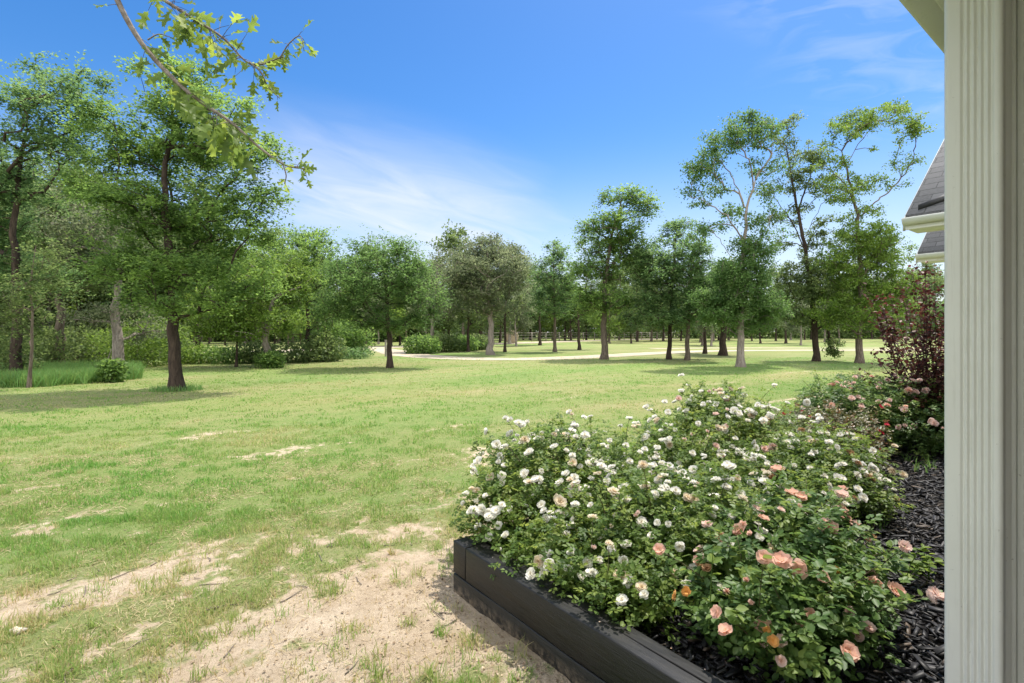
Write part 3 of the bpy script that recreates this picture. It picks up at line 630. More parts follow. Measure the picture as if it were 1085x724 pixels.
# tall grass at the left edge of the lawn
def blades(name, label, P, hgt, wid, rnd, mat, lean=.35, seed=1, kind='stuff', cat='grass', flat=False):
    rg = np.random.default_rng(seed); n = len(P); a = rg.uniform(0, 6.283, n)
    sd = np.c_[np.cos(a), np.sin(a), np.zeros(n)]; ld = rg.uniform(0, 6.283, n); ll = rg.random(n)*lean
    if flat: ll = .93 + .07*rg.random(n)
    ln = np.c_[np.cos(ld)*ll, np.sin(ld)*ll, np.sqrt(np.clip(1 - ll**2, .004 if flat else .2, 1))]
    h = np.asarray(hgt)[:, None]; w = np.asarray(wid)[:, None]
    m = P + ln*h*.55; tp = P + ln*h*.55 + (ln + np.c_[np.cos(ld)*ll*1.3, np.sin(ld)*ll*1.3, -ll*(.05 if flat else .7)])*h*.45
    V = np.stack([P - sd*w/2, P + sd*w/2, m + sd*w*.4, m - sd*w*.4, tp], 1).reshape(-1, 3); b = np.arange(n)*5
    Q = np.stack([b, b+1, b+2, b+3], 1); Tq = np.stack([b+3, b+2, b+4], 1)
    return tag(mesh(name, V, [Q, Tq], mat, fattr={'rnd': np.concatenate([rnd, rnd])}), label, cat, kind=kind)
M['blade'] = leaf_mat('grass_blade', (.43, .355, .19), (.205, .278, .078), (.112, .250, .046), .45, .5, .3)
M['tall'] = leaf_mat('tall_grass_blade', (.17, .22, .06), (.13, .23, .06), (.11, .25, .07), .4, .5, .3)
n = 26000; px = rng.uniform(-30, 150, n); yb = rng.uniform(392, 411, n) ; keep = yb < 413 - .085*np.clip(px, 0, 200) + 3*fbm(px*.1, px*0, 3); px = px[keep]; yb = yb[keep]; n = len(px)
Yd = depth(yb); x = (px - CX)/FPX*Yd
blades('tall_grass', 'tall soft green grass along the edge of the left woods', np.c_[x, Yd, ground_z(x, Yd)], .22 + .3*rng.random(n), .010 + .012*rng.random(n), np.clip(rng.normal(.6, .25, n), 0, 1), M['tall'], .5, 3)
# skirts of unmown grass at the foot of the split-trunk tree
b0 = gp(187, 414); n = 500; a = rng.uniform(0, 6.28, n); r_ = .2 + .28*rng.random(n); x = b0[0] + np.cos(a)*r_*1.3; y = b0[1] + np.sin(a)*r_
blades('grass_skirt', 'unmown grass around the foot of the split-trunk tree', np.c_[x, y, ground_z(x, y)], .08 + .12*rng.random(n), np.full(n, .012), np.clip(rng.normal(.7, .2, n), 0, 1), M['tall'], .5, 4)

# lawn blades, thick near the camera, thinning with distance; none on the bed or the worn patches
def in_bed(x, y):
    t = x*T[0] + y*T[1]; n = x*N_[0] + y*N_[1]
    return (t > 1.47) & (n < 2.54) & (t < 15)
def lawn(seed, n, y0, y1, hgt, wid, pw=1.0):
    rg = np.random.default_rng(seed)
    y = y0 + (y1 - y0)*rg.random(n)**pw; x = rg.uniform(-1.16, .98, n)*y + rg.uniform(-.4, .4, n)
    b = bare_mask(x, y); cl_ = fbm(x*5, y*5, 61, 3)
    keep = (~in_bed(x, y)) & (rg.random(n) < np.clip(1.35 - 2.4*b, .06, 1)*(.30 + 1.0*sm(.33, .62, cl_)))
    x = x[keep]; y = y[keep]; b = b[keep]; cl_ = cl_[keep]; m = len(x)
    st = straw_mask(x, y); g = fbm(x*.9, y*.9, 71, 3)
    rnd = np.clip(.90 - .42*st - .55*b + .9*(g - .5) + rg.normal(0, .2, m), 0, 1)
    h = hgt*(.45 + .75*rg.random(m))*(.6 + 1.1*sm(.42, .72, cl_))*(1 - .35*b)
    return np.c_[x, y, ground_z(x, y) - .004], h, wid*(.6 + .8*rg.random(m))*np.ones(m), rnd
for q, (sd, n, y0, y1, h, w, pw) in enumerate([(1, 130000, 1.6, 4.2, .050, .0042, 1.0), (2, 130000, 4.0, 8.0, .040, .0068, 1.0), (3, 80000, 7.8, 15.0, .034, .0125, 1.0), (4, 60000, 14.5, 30.0, .034, .024, 1.0)]):
    P, hh_, ww, rr = lawn(sd, n, y0, y1, h, w, pw)
    blades('grass', ('short grass tufts on the near lawn', 'short grass on the middle lawn', 'short grass on the farther lawn', 'short grass on the far lawn')[q], P, hh_, ww, rr, M['blade'], .75, 10 + q)

rg = np.random.default_rng(14); k = 1500
y = 1.6 + 4.2*rg.random(k)**.9; x = rg.uniform(-1.12, .35, k)*y; keep = (~in_bed(x, y)) & (bare_mask(x, y) > .22) & (fbm(x*1.4, y*1.4, 88, 3) + .16*rg.random(k) > .40); x = x[keep]; y = y[keep]; k = len(x)
nb = rg.integers(10, 46, k); ci = np.repeat(np.arange(k), nb); n = len(ci); rr = .012 + .035*rg.random(k); x = x[ci] + rg.normal(size=n)*rr[ci]; y = y[ci] + rg.normal(size=n)*rr[ci]; hh_ = (.03 + .075*rg.random(k)**1.6)[ci]*(.5 + .6*rg.random(n)); tone = rg.uniform(.15, .75, k)[ci]
keep = ~in_bed(x, y); x, y, hh_, tone = x[keep], y[keep], hh_[keep], tone[keep]
# a thatch of dry stems lying flat between the green
n = 80000; y2 = 1.55 + 4.6*rg.random(n)**1.15; x2 = rg.uniform(-1.14, .9, n)*y2; keep = (~in_bed(x2, y2)) & (rg.random(n) < np.clip(1.15 - 1.25*bare_mask(x2, y2), .08, 1)*sm(.30, .60, fbm(x2*2.6, y2*2.6, 93, 4))); x2, y2 = x2[keep], y2[keep]; n = len(x2)
M['thatch'] = leaf_mat('dry_stem', (.20, .155, .085), (.40, .33, .19), (.55, .48, .31), .25, .7, .2)
blades('thatch', 'dry straw stems lying flat among the lawn grass', np.c_[x2, y2, ground_z(x2, y2) + .004], .018 + .034*rg.random(n), .0018 + .0007*y2, np.clip(rg.normal(.45, .25, n), 0, 1), M['thatch'], 1.0, 16, flat=True)
blades('grass_tufts', 'scattered straw and green tufts on the worn sandy soil', np.c_[x, y, ground_z(x, y) - .004], hh_, np.full(len(x), .0038), np.clip(tone + rg.normal(0, .15, len(x)), 0, 1), M['blade'], .7, 15)

# leaf litter, clods and pebbles on the worn ground
rg = np.random.default_rng(12); n = 26000
y = 1.6 + 3.9*rg.random(n)**1.2; x = rg.uniform(-1.1, .5, n)*y; b = bare_mask(x, y)
d_ = np.exp(-np.clip(1.48 - (x*T[0] + y*T[1]), 0, 9)/.35)*(x*N_[0] + y*N_[1] < 2.8)
keep = (~in_bed(x, y)) & (rg.random(n) < .20*b + .95*d_ + .04); x = x[keep]; y = y[keep]; n = len(x)
P = np.c_[x, y, ground_z(x, y) + .006]
V, Fc = scatter(P, rg.normal(size=(n, 3))*[1, 1, .15], np.array([0, 0, 1.0]) + rg.normal(size=(n, 3))*.4, .005 + .017*rg.random(n)**2.0)
M['litter'] = leaf_mat('dead_leaf', (.17, .12, .080), (.32, .245, .165), (.44, .36, .26), .15, .8, .1)
tag(mesh('leaf_litter', V, Fc, M['litter'], fattr={'rnd': rg.random(n)}), 'dry brown leaf litter on the worn soil', 'leaf litter', kind='stuff')
tw_ = MB()
for q in range(46):
    y_ = rg.uniform(1.75, 3.6); x_ = rg.uniform(-.95, .12)*y_
    if in_bed(np.array([x_]), np.array([y_]))[0]: continue
    a_ = rg.uniform(0, 3.14); l_ = rg.uniform(.04, .17); k_ = np.linspace(-.5, .5, 4)
    xx = x_ + np.cos(a_)*k_*l_ + rg.normal(size=4)*.004; yy = y_ + np.sin(a_)*k_*l_ + rg.normal(size=4)*.004
    tw_.tube(np.c_[xx, yy, ground_z(xx, yy) + .006], [.003, .0028, .0022, .0012], 5)
tag(tw_.build('twigs', M['twig']), 'fallen twigs lying on the worn soil', 'twigs', kind='stuff')
M['stone'] = plain_mat('pale_stone', (.45, .40, .33), (.62, .57, .49), 30, .9, .4)
def pebbles(P, size, seed):
    rg = np.random.default_rng(seed); m = MB()
    th = np.arange(8)*math.pi/4
    for c, s_ in zip(P, size):
        V = []; 
        for (zz, rr) in ((-.3, .7), (.05, 1.0), (.38, .72), (.55, .25)):
            k_ = 1 + .22*rg.normal(size=8); V.append(np.c_[np.cos(th)*rr*k_*s_, np.sin(th)*rr*k_*s_*.8, np.full(8, zz*s_)])
        V = np.concatenate(V); a = rg.uniform(0, 6.28); V = V@np.array([[math.cos(a), -math.sin(a), 0], [math.sin(a), math.cos(a), 0], [0, 0, 1]]).T + c
        F = [[i*8+j, i*8+(j+1) % 8, i*8+8+(j+1) % 8, i*8+8+j] for i in range(3) for j in range(8)]
        m.add(V, F); m.F.setdefault(8, []).append(np.array([np.arange(24, 32) + m.n - 32]))
    return m
n = 420; y = rg.uniform(1.7, 4.6, n); x = rg.uniform(-1.1, .2, n)*y; keep = (bare_mask(x, y) > .35) & ~in_bed(x, y); x = x[keep]; y = y[keep]
pebbles(np.c_[x, y, ground_z(x, y)], .002 + .009*rg.random(len(x))**3.5, 5).build('gravel', plain_mat('soil_clod', (.40, .31, .21), (.60, .49, .36), 40, .95, .4), smooth=True)
tag(bpy.data.objects['gravel'], 'crumbs of soil and small stones on the worn patches', 'gravel', kind='stuff')
g = gp(16, 676); c = np.array([[g[0], g[1], float(ground_z(*g)) + .005]])
tag(pebbles(c, [.034], 9).build('pebble', M['stone'], smooth=True), 'single pale stone in the grass at the lower left picture edge', 'stone')

# ------------------------------------------------------------------ things far off: fence, hay bale, post
M['wood'] = plain_mat('weathered_wood', (.20, .18, .15), (.34, .30, .26), 9, .9, .4)
f0, f1_ = np.array([-4.0, 72.0]), np.array([60.0, 142.0])
fe = empty('rail_fence', (f0[0], f0[1], 0), 'weathered post and rail fence running along the pale far road', 'fence')
L_ = np.linalg.norm(f1_ - f0); dirf = (f1_ - f0)/L_; nposts = 28
for q in range(nposts):
    p_ = f0 + dirf*L_*q/(nposts-1); s = MB(); s.box(p_[0]-.07, p_[0]+.07, p_[1]-.07, p_[1]+.07, -.2, 1.45); s.build('post', M['wood'], fe)
for z in (.55, 1.0, 1.35):
    s = MB(); s.tube([np.r_[f0, z], np.r_[f1_, z]], .035, 4); s.build('rail', M['wood'], fe)
Yb = depth(364); c = at(542, 364, Yb)
hb, t, p, o = new_mat('dry_hay'); v = objco(t, (1, 1, 1)); 
t.links.new(mixc(t, noise(t, 18, 6, .7, v), (.27, .21, .14), (.43, .35, .25)), p.inputs['Base Color']); p.inputs['Roughness'].default_value = 1; bump(t, p, noise(t, 30, 6, .7, v), 1, .05)
s = MB(); th = np.arange(24)*2*math.pi/24
rings = []
for yy, rr in ((-.62, .0), (-.62, .5), (-.62, .84), (-.52, .90), (0, .92), (.52, .90), (.62, .84), (.62, .5), (.62, 0)):
    rings.append(np.c_[np.cos(th)*rr*(1 + .02*np.sin(th*5)), np.full(24, yy), np.sin(th)*rr*.96 + .86])
V = np.concatenate(rings) + [c[0], c[1], 0]
s.add(V, [[i*24+j, i*24+(j+1) % 24, i*24+24+(j+1) % 24, i*24+24+j] for i in range(8) for j in range(24)])
tag(s.build('hay_bale', hb, smooth=True), 'round tan hay bale beside the far road', 'hay bale')
g = gp(408.5, 378); s = MB(); s.box(g[0]-.05, g[0]+.05, g[1]-.05, g[1]+.05, -.2, .95); s.box(g[0]-.065, g[0]+.065, g[1]-.065, g[1]+.065, .95, 1.0)
tag(bevel(s.build('marker_post', M['wood']), .01), 'thin dark wooden post just left of the short dark trunk by the drive', 'post')

# ------------------------------------------------------------------ house
white, t, p, o = new_mat('cream_paint'); v = objco(t)
c = mixc(t, remap(t, noise(t, 3, 6, .65, v), .40, .75, 0, .45), (.68, .685, .63), (.58, .58, .52))
t.links.new(c, p.inputs['Base Color']); p.inputs['Roughness'].default_value = .42; p.inputs['Specular IOR Level'].default_value = .4
st_ = noise(t, 5, 6, .7, objco(t, (14, 14, .8)))
c = mixc(t, remap(t, st_, .55, .78, 0, .35), c, (.36, .345, .28)); c = mixc(t, remap(t, noise(t, 70, 3, .6, v), .70, .76, 0, .5), c, (.22, .20, .16)); t.links.new(c, p.inputs['Base Color'])
bump(t, p, noise(t, 60, 4, .5, v), .12, .004)
shingle, t, p, o = new_mat('grey_shingle')
def tnco(t):
    """house axes: along the front, out from it, up"""
    g = nd(t, 'ShaderNodeNewGeometry'); m = nd(t, 'ShaderNodeVectorRotate', rotation_type='Z_AXIS'); t.links.new(g.outputs['Position'], m.inputs['Vector'])
    m.inputs['Angle'].default_value = -math.atan2(.608, .794); return m.outputs[0]
v = tnco(t); sx = nd(t, 'ShaderNodeSeparateXYZ'); t.links.new(v, sx.inputs[0]); cb = nd(t, 'ShaderNodeCombineXYZ')
t.links.new(sx.outputs['Y'], cb.inputs['X']); t.links.new(sx.outputs['Z'], cb.inputs['Y'])
bk = nd(t, 'ShaderNodeTexBrick'); t.links.new(cb.outputs[0], bk.inputs['Vector'])
bk.inputs['Color1'].default_value = (.080, .079, .080, 1); bk.inputs['Color2'].default_value = (.150, .148, .150, 1); bk.inputs['Mortar'].default_value = (.035, .034, .034, 1)
bk.inputs['Scale'].default_value = 1; bk.inputs['Brick Width'].default_value = .34; bk.inputs['Row Height'].default_value = .105; bk.inputs['Mortar Size'].default_value = .008; bk.inputs['Mortar Smooth'].default_value = .3
c = mixc(t, remap(t, noise(t, 30, 5, .6, v), .3, .7, 0, .5), bk.outputs['Color'], (.18, .178, .178))
t.links.new(c, p.inputs['Base Color']); p.inputs['Roughness'].default_value = .95; bump(t, p, bk.outputs['Fac'], -.8, .02)
brick, t, p, o = new_mat('red_brick'); v = tnco(t); sx = nd(t, 'ShaderNodeSeparateXYZ'); t.links.new(v, sx.inputs[0]); cb = nd(t, 'ShaderNodeCombineXYZ')
ad = nd(t, 'ShaderNodeMath', operation='ADD'); t.links.new(sx.outputs['X'], ad.inputs[0]); t.links.new(sx.outputs['Y'], ad.inputs[1])
t.links.new(ad.outputs[0], cb.inputs['X']); t.links.new(sx.outputs['Z'], cb.inputs['Y'])
bk = nd(t, 'ShaderNodeTexBrick'); t.links.new(cb.outputs[0], bk.inputs['Vector'])
bk.inputs['Color1'].default_value = (.27, .13, .09, 1); bk.inputs['Color2'].default_value = (.36, .20, .14, 1); bk.inputs['Mortar'].default_value = (.42, .38, .33, 1); bk.inputs['Scale'].default_value = 1
bk.inputs['Brick Width'].default_value = .22; bk.inputs['Row Height'].default_value = .075; bk.inputs['Mortar Size'].default_value = .009
t.links.new(bk.outputs['Color'], p.inputs['Base Color']); p.inputs['Roughness'].default_value = .9; bump(t, p, bk.outputs['Fac'], -.5, .01)

house = empty('house', (0, 0, 0), 'house with fluted cream porch column, cream eaves and steep grey shingle gables', 'house')
# porch column: fluted shaft
def fluted(w, z0, z1, t0, n1):
    """square shaft, rounded corners, five flutes on each face; left outer corner at (t0, n1)"""
    prof = []
    for u in np.linspace(.0, 1, 91):
        h = 0.0
        if .13 < u < .71:
            ph = (u - .13)/.58*5; h = .0062*(.5 - .5*math.cos(2*math.pi*ph))
        r = .095
        if u < r: h += (1 - math.sqrt(max(0, 1 - ((r - u)/r)**2)))*r*w
        if u > 1 - r: h += (1 - math.sqrt(max(0, 1 - ((u - 1 + r)/r)**2)))*r*w
        prof.append((u*w, h))
    ring = []
    for f in range(4):
        for (a, h) in prof[:-1]:
            if f == 0: ring.append((h, a))
            elif f == 1: ring.append((a, w - h))
            elif f == 2: ring.append((w - h, w - a))
            else: ring.append((w - a, h))
    ring = np.array(ring); k = len(ring)
    V = []
    for z in (z0, z1):
        for (a, b) in ring: V.append(tn(t0 + a, n1 - w + b, z))
    i = np.arange(k); j = (i+1) % k
    return np.array(V), np.stack([i, i+k, j+k, j], 1)
V, F = fluted(.142, .17, 2.66, 2.135, .469)
s = MB(); s.add(V, F); col_ = s.build('column', white, house, True)
s = MB(); s.tnbox(2.12, 2.292, .312, .484, .12, .30); bevel(s.build('column_base', white, house), .008)
s = MB(); s.tnbox(2.283, 2.80, .318, .452, .15, 2.66); bevel(s.build('end_panel', white, house), .006)
for z_ in (.62, 1.02, 1.30, 1.62, 2.05): 
    s = MB(); s.tube([tn(2.34, .3185, z_), tn(2.34, .3155, z_)], .0035, 8); s.build('nail', M['cane'], house)
s = MB(); s.tnbox(2.284, 2.302, .300, .317, .15, 2.66); bevel(s.build('corner_trim', white, house), .003)
# porch eave
s = MB(); s.tnbox(-3.0, 8.3, .31, .49, 2.662, 2.90); s.build('porch_beam', white, house)
s = MB(); s.tnbox(-3.0, 8.3, -3.5, .545, 2.785, 2.80); s.build('soffit', plain_mat('cream_soffit', (.74, .72, .72), (.80, .78, .78), 2, .6), house)
s = MB(); s.tnbox(-3.0, 8.3, .548, .580, 2.77, 2.95); bevel(s.build('fascia', white, house), .004)
s = MB(); s.tnbox(-3.0, 8.3, .583, .685, 2.80, 2.945); bevel(s.build('gutter', white, house), .015)
s = MB()
s.box8([tn(-3, -3.5, 5.0), tn(8.3, -3.5, 5.0), tn(8.3, .62, 2.965), tn(-3, .62, 2.965), tn(-3, -3.5, 5.08), tn(8.3, -3.5, 5.08), tn(8.3, .62, 3.02), tn(-3, .62, 3.02)])
s.build('porch_roof', shingle, house)
s = MB(); s.tnbox(-3.0, 8.7, -3.4, -3.15, 0, 2.78); s.build('wall', brick, house)
# the two gable wings, their near roof planes facing along the porch
def wing(t0, n1, half, nb, eave_z=3.0, pitch=.775, wall_in=.42):
    t1 = t0 + 2*half; zr = eave_z + pitch*half; th = .05
    r = MB()
    r.box8([tn(t0, nb, eave_z), tn(t0, n1, eave_z), tn(t0+half, n1, zr), tn(t0+half, nb, zr), tn(t0, nb, eave_z+th), tn(t0, n1, eave_z+th), tn(t0+half, n1, zr+th), tn(t0+half, nb, zr+th)])
    r.box8([tn(t1, n1, eave_z), tn(t1, nb, eave_z), tn(t0+half+.003, nb, zr), tn(t0+half+.003, n1, zr), tn(t1, n1, eave_z+th), tn(t1, nb, eave_z+th), tn(t0+half+.003, nb, zr+th), tn(t0+half+.003, n1, zr+th)])
    r.build('roof', shingle, house)
    f = MB(); f.tnbox(t0-.02, t0+.02, nb, n1-.005, eave_z-.15, eave_z-.004); bevel(f.build('fascia', white, house), .004)
    g = MB(); V = []
    prof = [(-.02, -.092), (-.022, -.004), (-.125, -.004), (-.125, -.026), (-.108, -.062), (-.075, -.094)]
    for nn in (nb, n1+.01):
        for (a, z) in prof: V.append(tn(t0 + a - .003, nn, eave_z + z))
    k = len(prof); F = [[i, (i+1) % k, k+(i+1) % k, k+i] for i in range(k)]
    g.add(V, F); g.F.setdefault(k, []).append(np.array([np.arange(k)[::-1], np.arange(k)+k])); g.build('gutter', white, house)
    so_ = MB(); so_.tnbox(t0+.022, t0+wall_in+.02, nb, n1-.02, eave_z-.145, eave_z-.12); so_.build('soffit', white, house)
    b = MB()
    for (ta, tb, za, zb) in ((t0, t0+half, eave_z, zr), (t1, t0+half, eave_z, zr)):
        b.box8([tn(ta, n1, za-.16), tn(tb, n1, zb-.16), tn(tb, n1+.03, zb-.16), tn(ta, n1+.03, za-.16), tn(ta, n1, za-.002), tn(tb, n1, zb-.002), tn(tb, n1+.03, zb-.002), tn(ta, n1+.03, za-.002)])
    b.build('rake_board', white, house)
    w = MB(); ta, tb = t0+wall_in, t1-wall_in; nf = n1-.34
    pts = [(ta, 0), (tb, 0), (tb, eave_z), (t0+half, zr-.12), (ta, eave_z)]
    V = [tn(a, nn, z) for nn in (nb, nf) for (a, z) in pts]
    F = [[i, (i+1) % 5, 5+(i+1) % 5, 5+i] for i in range(5)]
    w.add(V, F); w.F.setdefault(5, []).append(np.array([np.arange(5)[::-1], np.arange(5)+5])); w.build('wall', brick, house)
    return zr
wing(8.38, 2.24, 3.1, -3.0)
wing(12.45, 3.13, 3.0, -2.0)
# downspout on the near wing and a dark flashing strip where the roof planes step
s = MB(); s.tnbox(8.70, 8.795, 1.62, 1.71, .1, 2.84); bevel(s.build('downspout', white, house), .012)
fl = plain_mat('dark_flashing', (.02, .02, .021), (.045, .045, .046), 8, .6)
def onroof(t_, n_, up=.0): return tn(t_, n_, 3.0 + .775*(t_ - 8.38) + .052 + up)
s = MB(); a, b, c_, d__ = (8.45, 2.12), (8.66, 1.66), (8.78, 1.66), (8.49, 2.10)
s.box8([onroof(*a), onroof(*b), onroof(*c_), onroof(*d__), onroof(*a, .07), onroof(*b, .07), onroof(*c_, .05), onroof(*d__, .05)]); s.build('flashing', fl, house)

# porch slab
s = MB(); s.tnbox(-4, 8.6, -3.2, .50, -.05, .12); tag(bevel(s.build('porch_floor', plain_mat('concrete', (.32, .31, .29), (.42, .41, .38), 3, .9, .2)), .01), 'concrete porch slab', 'floor', kind='structure')

# ------------------------------------------------------------------ raised bed
tim, t, p, o = new_mat('black_stained_timber')
v = tnco(t); mp = nd(t, 'ShaderNodeMapping'); t.links.new(v, mp.inputs[0]); mp.inputs['Scale'].default_value = (14, 1.3, 14)
n1 = noise(t, 4, 7, .7, mp.outputs[0], .8); n2 = noise(t, 5, 5, .6, v)
c = mixc(t, remap(t, n1, .38, .70), (.004, .004, .004), (.013, .0125, .012))
c = mixc(t, remap(t, n2, .58, .78, 0, .4), c, (.024, .022, .020))
sz_ = nd(t, 'ShaderNodeSeparateXYZ'); t.links.new(v, sz_.inputs[0]); sp_ = nd(t, 'ShaderNodeMath', operation='MULTIPLY')
t.links.new(remap(t, sz_.outputs['Z'], .0, .085, .85, 0), sp_.inputs[0]); t.links.new(remap(t, noise(t, 22, 6, .7, v), .42, .66), sp_.inputs[1])
c = mixc(t, sp_.outputs[0], c, (.26, .20, .14))
kn = nd(t, 'ShaderNodeTexVoronoi'); kn.inputs['Scale'].default_value = 1.0; km = nd(t, 'ShaderNodeMapping'); t.links.new(v, km.inputs[0]); km.inputs['Scale'].default_value = (5, 2.6, 5); t.links.new(km.outputs[0], kn.inputs['Vector'])
c = mixc(t, remap(t, kn.outputs['Distance'], .06, .13, .8, 0), c, (.003, .003, .003))
t.links.new(c, p.inputs['Base Color']); t.links.new(remap(t, n1, .3, .7, .36, .62), p.inputs['Roughness']); p.inputs['Specular IOR Level'].default_value = .45
bump(t, p, n1, .45, .008)
bed = empty('raised_bed', tn(1.497, 2.51, 0), 'black timber raised planting bed full of rose bushes', 'raised bed')
def timber(t0, t1, n0, n1_, z0, z1, seed):
    """a slightly warped sawn timber"""
    rg = np.random.default_rng(seed); s = MB()
    along_n = (n1_ - n0) > (t1 - t0); L = (n1_ - n0) if along_n else (t1 - t0); k = max(3, int(L/.25))
    V = []; 
    for q in range(k+1):
        f = q/k; e = rg.normal(size=4)*.0016
        if along_n:
            nn = n0 + f*(n1_ - n0); V += [tn(t0+e[0], nn, z0), tn(t1+e[1], nn, z0), tn(t1+e[1], nn, z1+e[2]), tn(t0+e[0], nn, z1+e[3])]
        else:
            tt = t0 + f*(t1 - t0); V += [tn(tt, n0+e[0], z0), tn(tt, n1_+e[1], z0), tn(tt, n1_+e[1], z1+e[2]), tn(tt, n0+e[0], z1+e[3])]
    F = [[q*4+j, q*4+(j+1) % 4, q*4+4+(j+1) % 4, q*4+4+j] for q in range(k) for j in range(4)] + [[3, 2, 1, 0], [k*4, k*4+1, k*4+2, k*4+3]]
    s.add(V, F); return bevel(s.build('timber', tim, bed), .007, 2)
timber(1.497, 1.628, .10, 2.372, .118, .298, 1)         # near side, upper and lower course
timber(1.499, 1.626, -.10, 2.51, -.10, .114, 2)
timber(1.497, 8.3, 2.375, 2.510, .120, .300, 3)         # long lawn side
timber(1.630, 8.3, 2.377, 2.508, -.10, .116, 4)
s = MB(); s.tube([tn(1.5645, .3, .2975), tn(1.566, 1.0, .2985), tn(1.560, 1.55, .2982), tn(1.563, 1.9, .297)], [.0025, .004, .0035, .001], 4)
for (na, nb_, zz) in ((2.30, 1.98, .262), (1.62, 1.30, .235), (2.05, 1.50, .185), (2.35, 2.10, .075), (1.75, 1.20, .10)):
    k_ = np.linspace(0, 1, 9); s.tube([tn(1.4985 if zz > .118 else 1.5005, na + (nb_ - na)*f, zz + .004*math.sin(f*7 + na*5)) for f in k_], .0022*np.sin(np.pi*np.clip(k_, .06, .94)) + .0004, 4)
s.build('crack', plain_mat('timber_crack', (.003, .003, .003), (.006, .006, .006), 5, 1), bed)
s = MB(); s.tnbox(1.63, 8.6, .50, 2.37, -.05, .17); s.build('soil', plain_mat('dark_bed_soil', (.012, .011, .010), (.028, .025, .022), 20, .95, .5), bed)

# mulch chips
rg = np.random.default_rng(21); n = 21000
t_ = 1.63 + 6.7*rg.random(n)**1.5; n_ = rg.uniform(.50, 2.37, n); a = rg.uniform(0, 6.283, n)
chip_V = np.array([[-.5,-.5,-.5],[.5,-.42,-.5],[.46,.5,-.5],[-.5,.4,-.5],[-.42,-.4,.5],[.5,-.5,.4],[.4,.42,.5],[-.5,.5,.35]])
chip_F = np.array([[3,2,1,0],[4,5,6,7],[0,1,5,4],[1,2,6,5],[2,3,7,6],[3,0,4,7]])
C = np.stack([T[0]*t_ + N_[0]*n_, T[1]*t_ + N_[1]*n_, .175 + .05*rg.random(n)**2 + .04*(fbm(t_*2, n_*2, 14, 2) - .5)], 1)
ln = .012 + .040*rg.random(n)**1.6; wd = ln*(.25 + .3*rg.random(n)); th_ = .004 + .006*rg.random(n)
Fd = unit(np.c_[np.cos(a), np.sin(a), rg.normal(0, .30, n)]); Nn = unit(np.array([0, 0, 1.0]) + rg.normal(size=(n, 3))*.35); S_, Fd, Nn = frames(Fd, Nn)
V = C[:, None] + chip_V[None, :, 0:1]*(wd[:, None, None]*S_[:, None]) + chip_V[None, :, 1:2]*(2*ln[:, None, None]*Fd[:, None]) + chip_V[None, :, 2:3]*(th_[:, None, None]*Nn[:, None])
F = (np.arange(n)[:, None, None]*8 + chip_F[None]).reshape(-1, 4)
mm, t, p, o = new_mat('black_mulch_chip')
r = nd(t, 'ShaderNodeValToRGB'); t.links.new(attr(t, 'rnd'), r.inputs[0]); e = r.color_ramp.elements
e[0].color = (.008, .008, .010, 1); e[1].color = (.16, .12, .09, 1); e.new(.6).color = (.020, .020, .024, 1); e.new(.93).color = (.045, .043, .046, 1)
t.links.new(r.outputs[0], p.inputs['Base Color']); p.inputs['Roughness'].default_value = .55; p.inputs['Specular IOR Level'].default_value = .45
tag(mesh('mulch', V.reshape(-1, 3), F, mm, fattr={'rnd': np.repeat(rg.random(n), 6)}), 'black dyed bark mulch covering the bed', 'mulch', kind='stuff')
# fallen petals on mulch and timber
n = 150; t_ = 1.53 + 5*rg.random(n)**1.3; n_ = rg.uniform(.55, 2.4, n); zz = np.where(t_ < 1.635, .302, .235)
P = np.stack([T[0]*t_ + N_[0]*n_, T[1]*t_ + N_[1]*n_, zz], 1)
V, Fc = scatter(P, rg.normal(size=(n, 3))*[1, 1, .1], np.array([0, 0, 1.0]) + rg.normal(size=(n, 3))*.2, .005 + .008*rg.random(n))
M['petal'] = leaf_mat('fallen_petal', (.42, .27, .17), (.62, .50, .42), (.78, .74, .68), .2, .6, .2)
tag(mesh('fallen_petals', V, Fc, M['petal'], fattr={'rnd': rg.random(n)}), 'pale fallen petals scattered on the mulch and timber', 'petals', kind='stuff')

# ------------------------------------------------------------------ roses
def petal_mat(name, c_in, c_mid, c_out):
    m, t, p, o = new_mat(name); r = nd(t, 'ShaderNodeValToRGB'); t.links.new(attr(t, 'rnd'), r.inputs[0]); e = r.color_ramp.elements
    e[0].color = rgba(c_in); e[1].color = rgba(c_out); e.new(.45).color = rgba(c_mid)
    t.links.new(r.outputs[0], p.inputs['Base Color']); p.inputs['Roughness'].default_value = .6; p.inputs['Specular IOR Level'].default_value = .2
    tr = nd(t, 'ShaderNodeBsdfTranslucent'); t.links.new(r.outputs[0], tr.inputs[0]); ms = nd(t, 'ShaderNodeMixShader'); ms.inputs[0].default_value = .40
    t.links.new(p.outputs[0], ms.inputs[1]); t.links.new(tr.outputs[0], ms.inputs[2]); t.links.new(ms.outputs[0], o.inputs[0]); return m
PM = {'white': petal_mat('white_petal', (.74, .66, .46), (.84, .81, .72), (.86, .85, .81)),
      'cream': petal_mat('cream_petal', (.60, .42, .20), (.74, .62, .44), (.80, .74, .62)),
      'blush': petal_mat('blush_petal', (.66, .40, .28), (.78, .54, .45), (.82, .68, .62)),
      'peach': petal_mat('peach_petal', (.70, .42, .14), (.82, .50, .38), (.82, .58, .48)),
      'orange': petal_mat('orange_petal', (.70, .28, .03), (.80, .40, .10), (.82, .50, .20)),
      'red': petal_mat('red_petal', (.30, .02, .02), (.46, .025, .05), (.52, .06, .09)),
      'dry': petal_mat('dry_petal', (.16, .075, .03), (.34, .19, .09), (.46, .30, .16))}
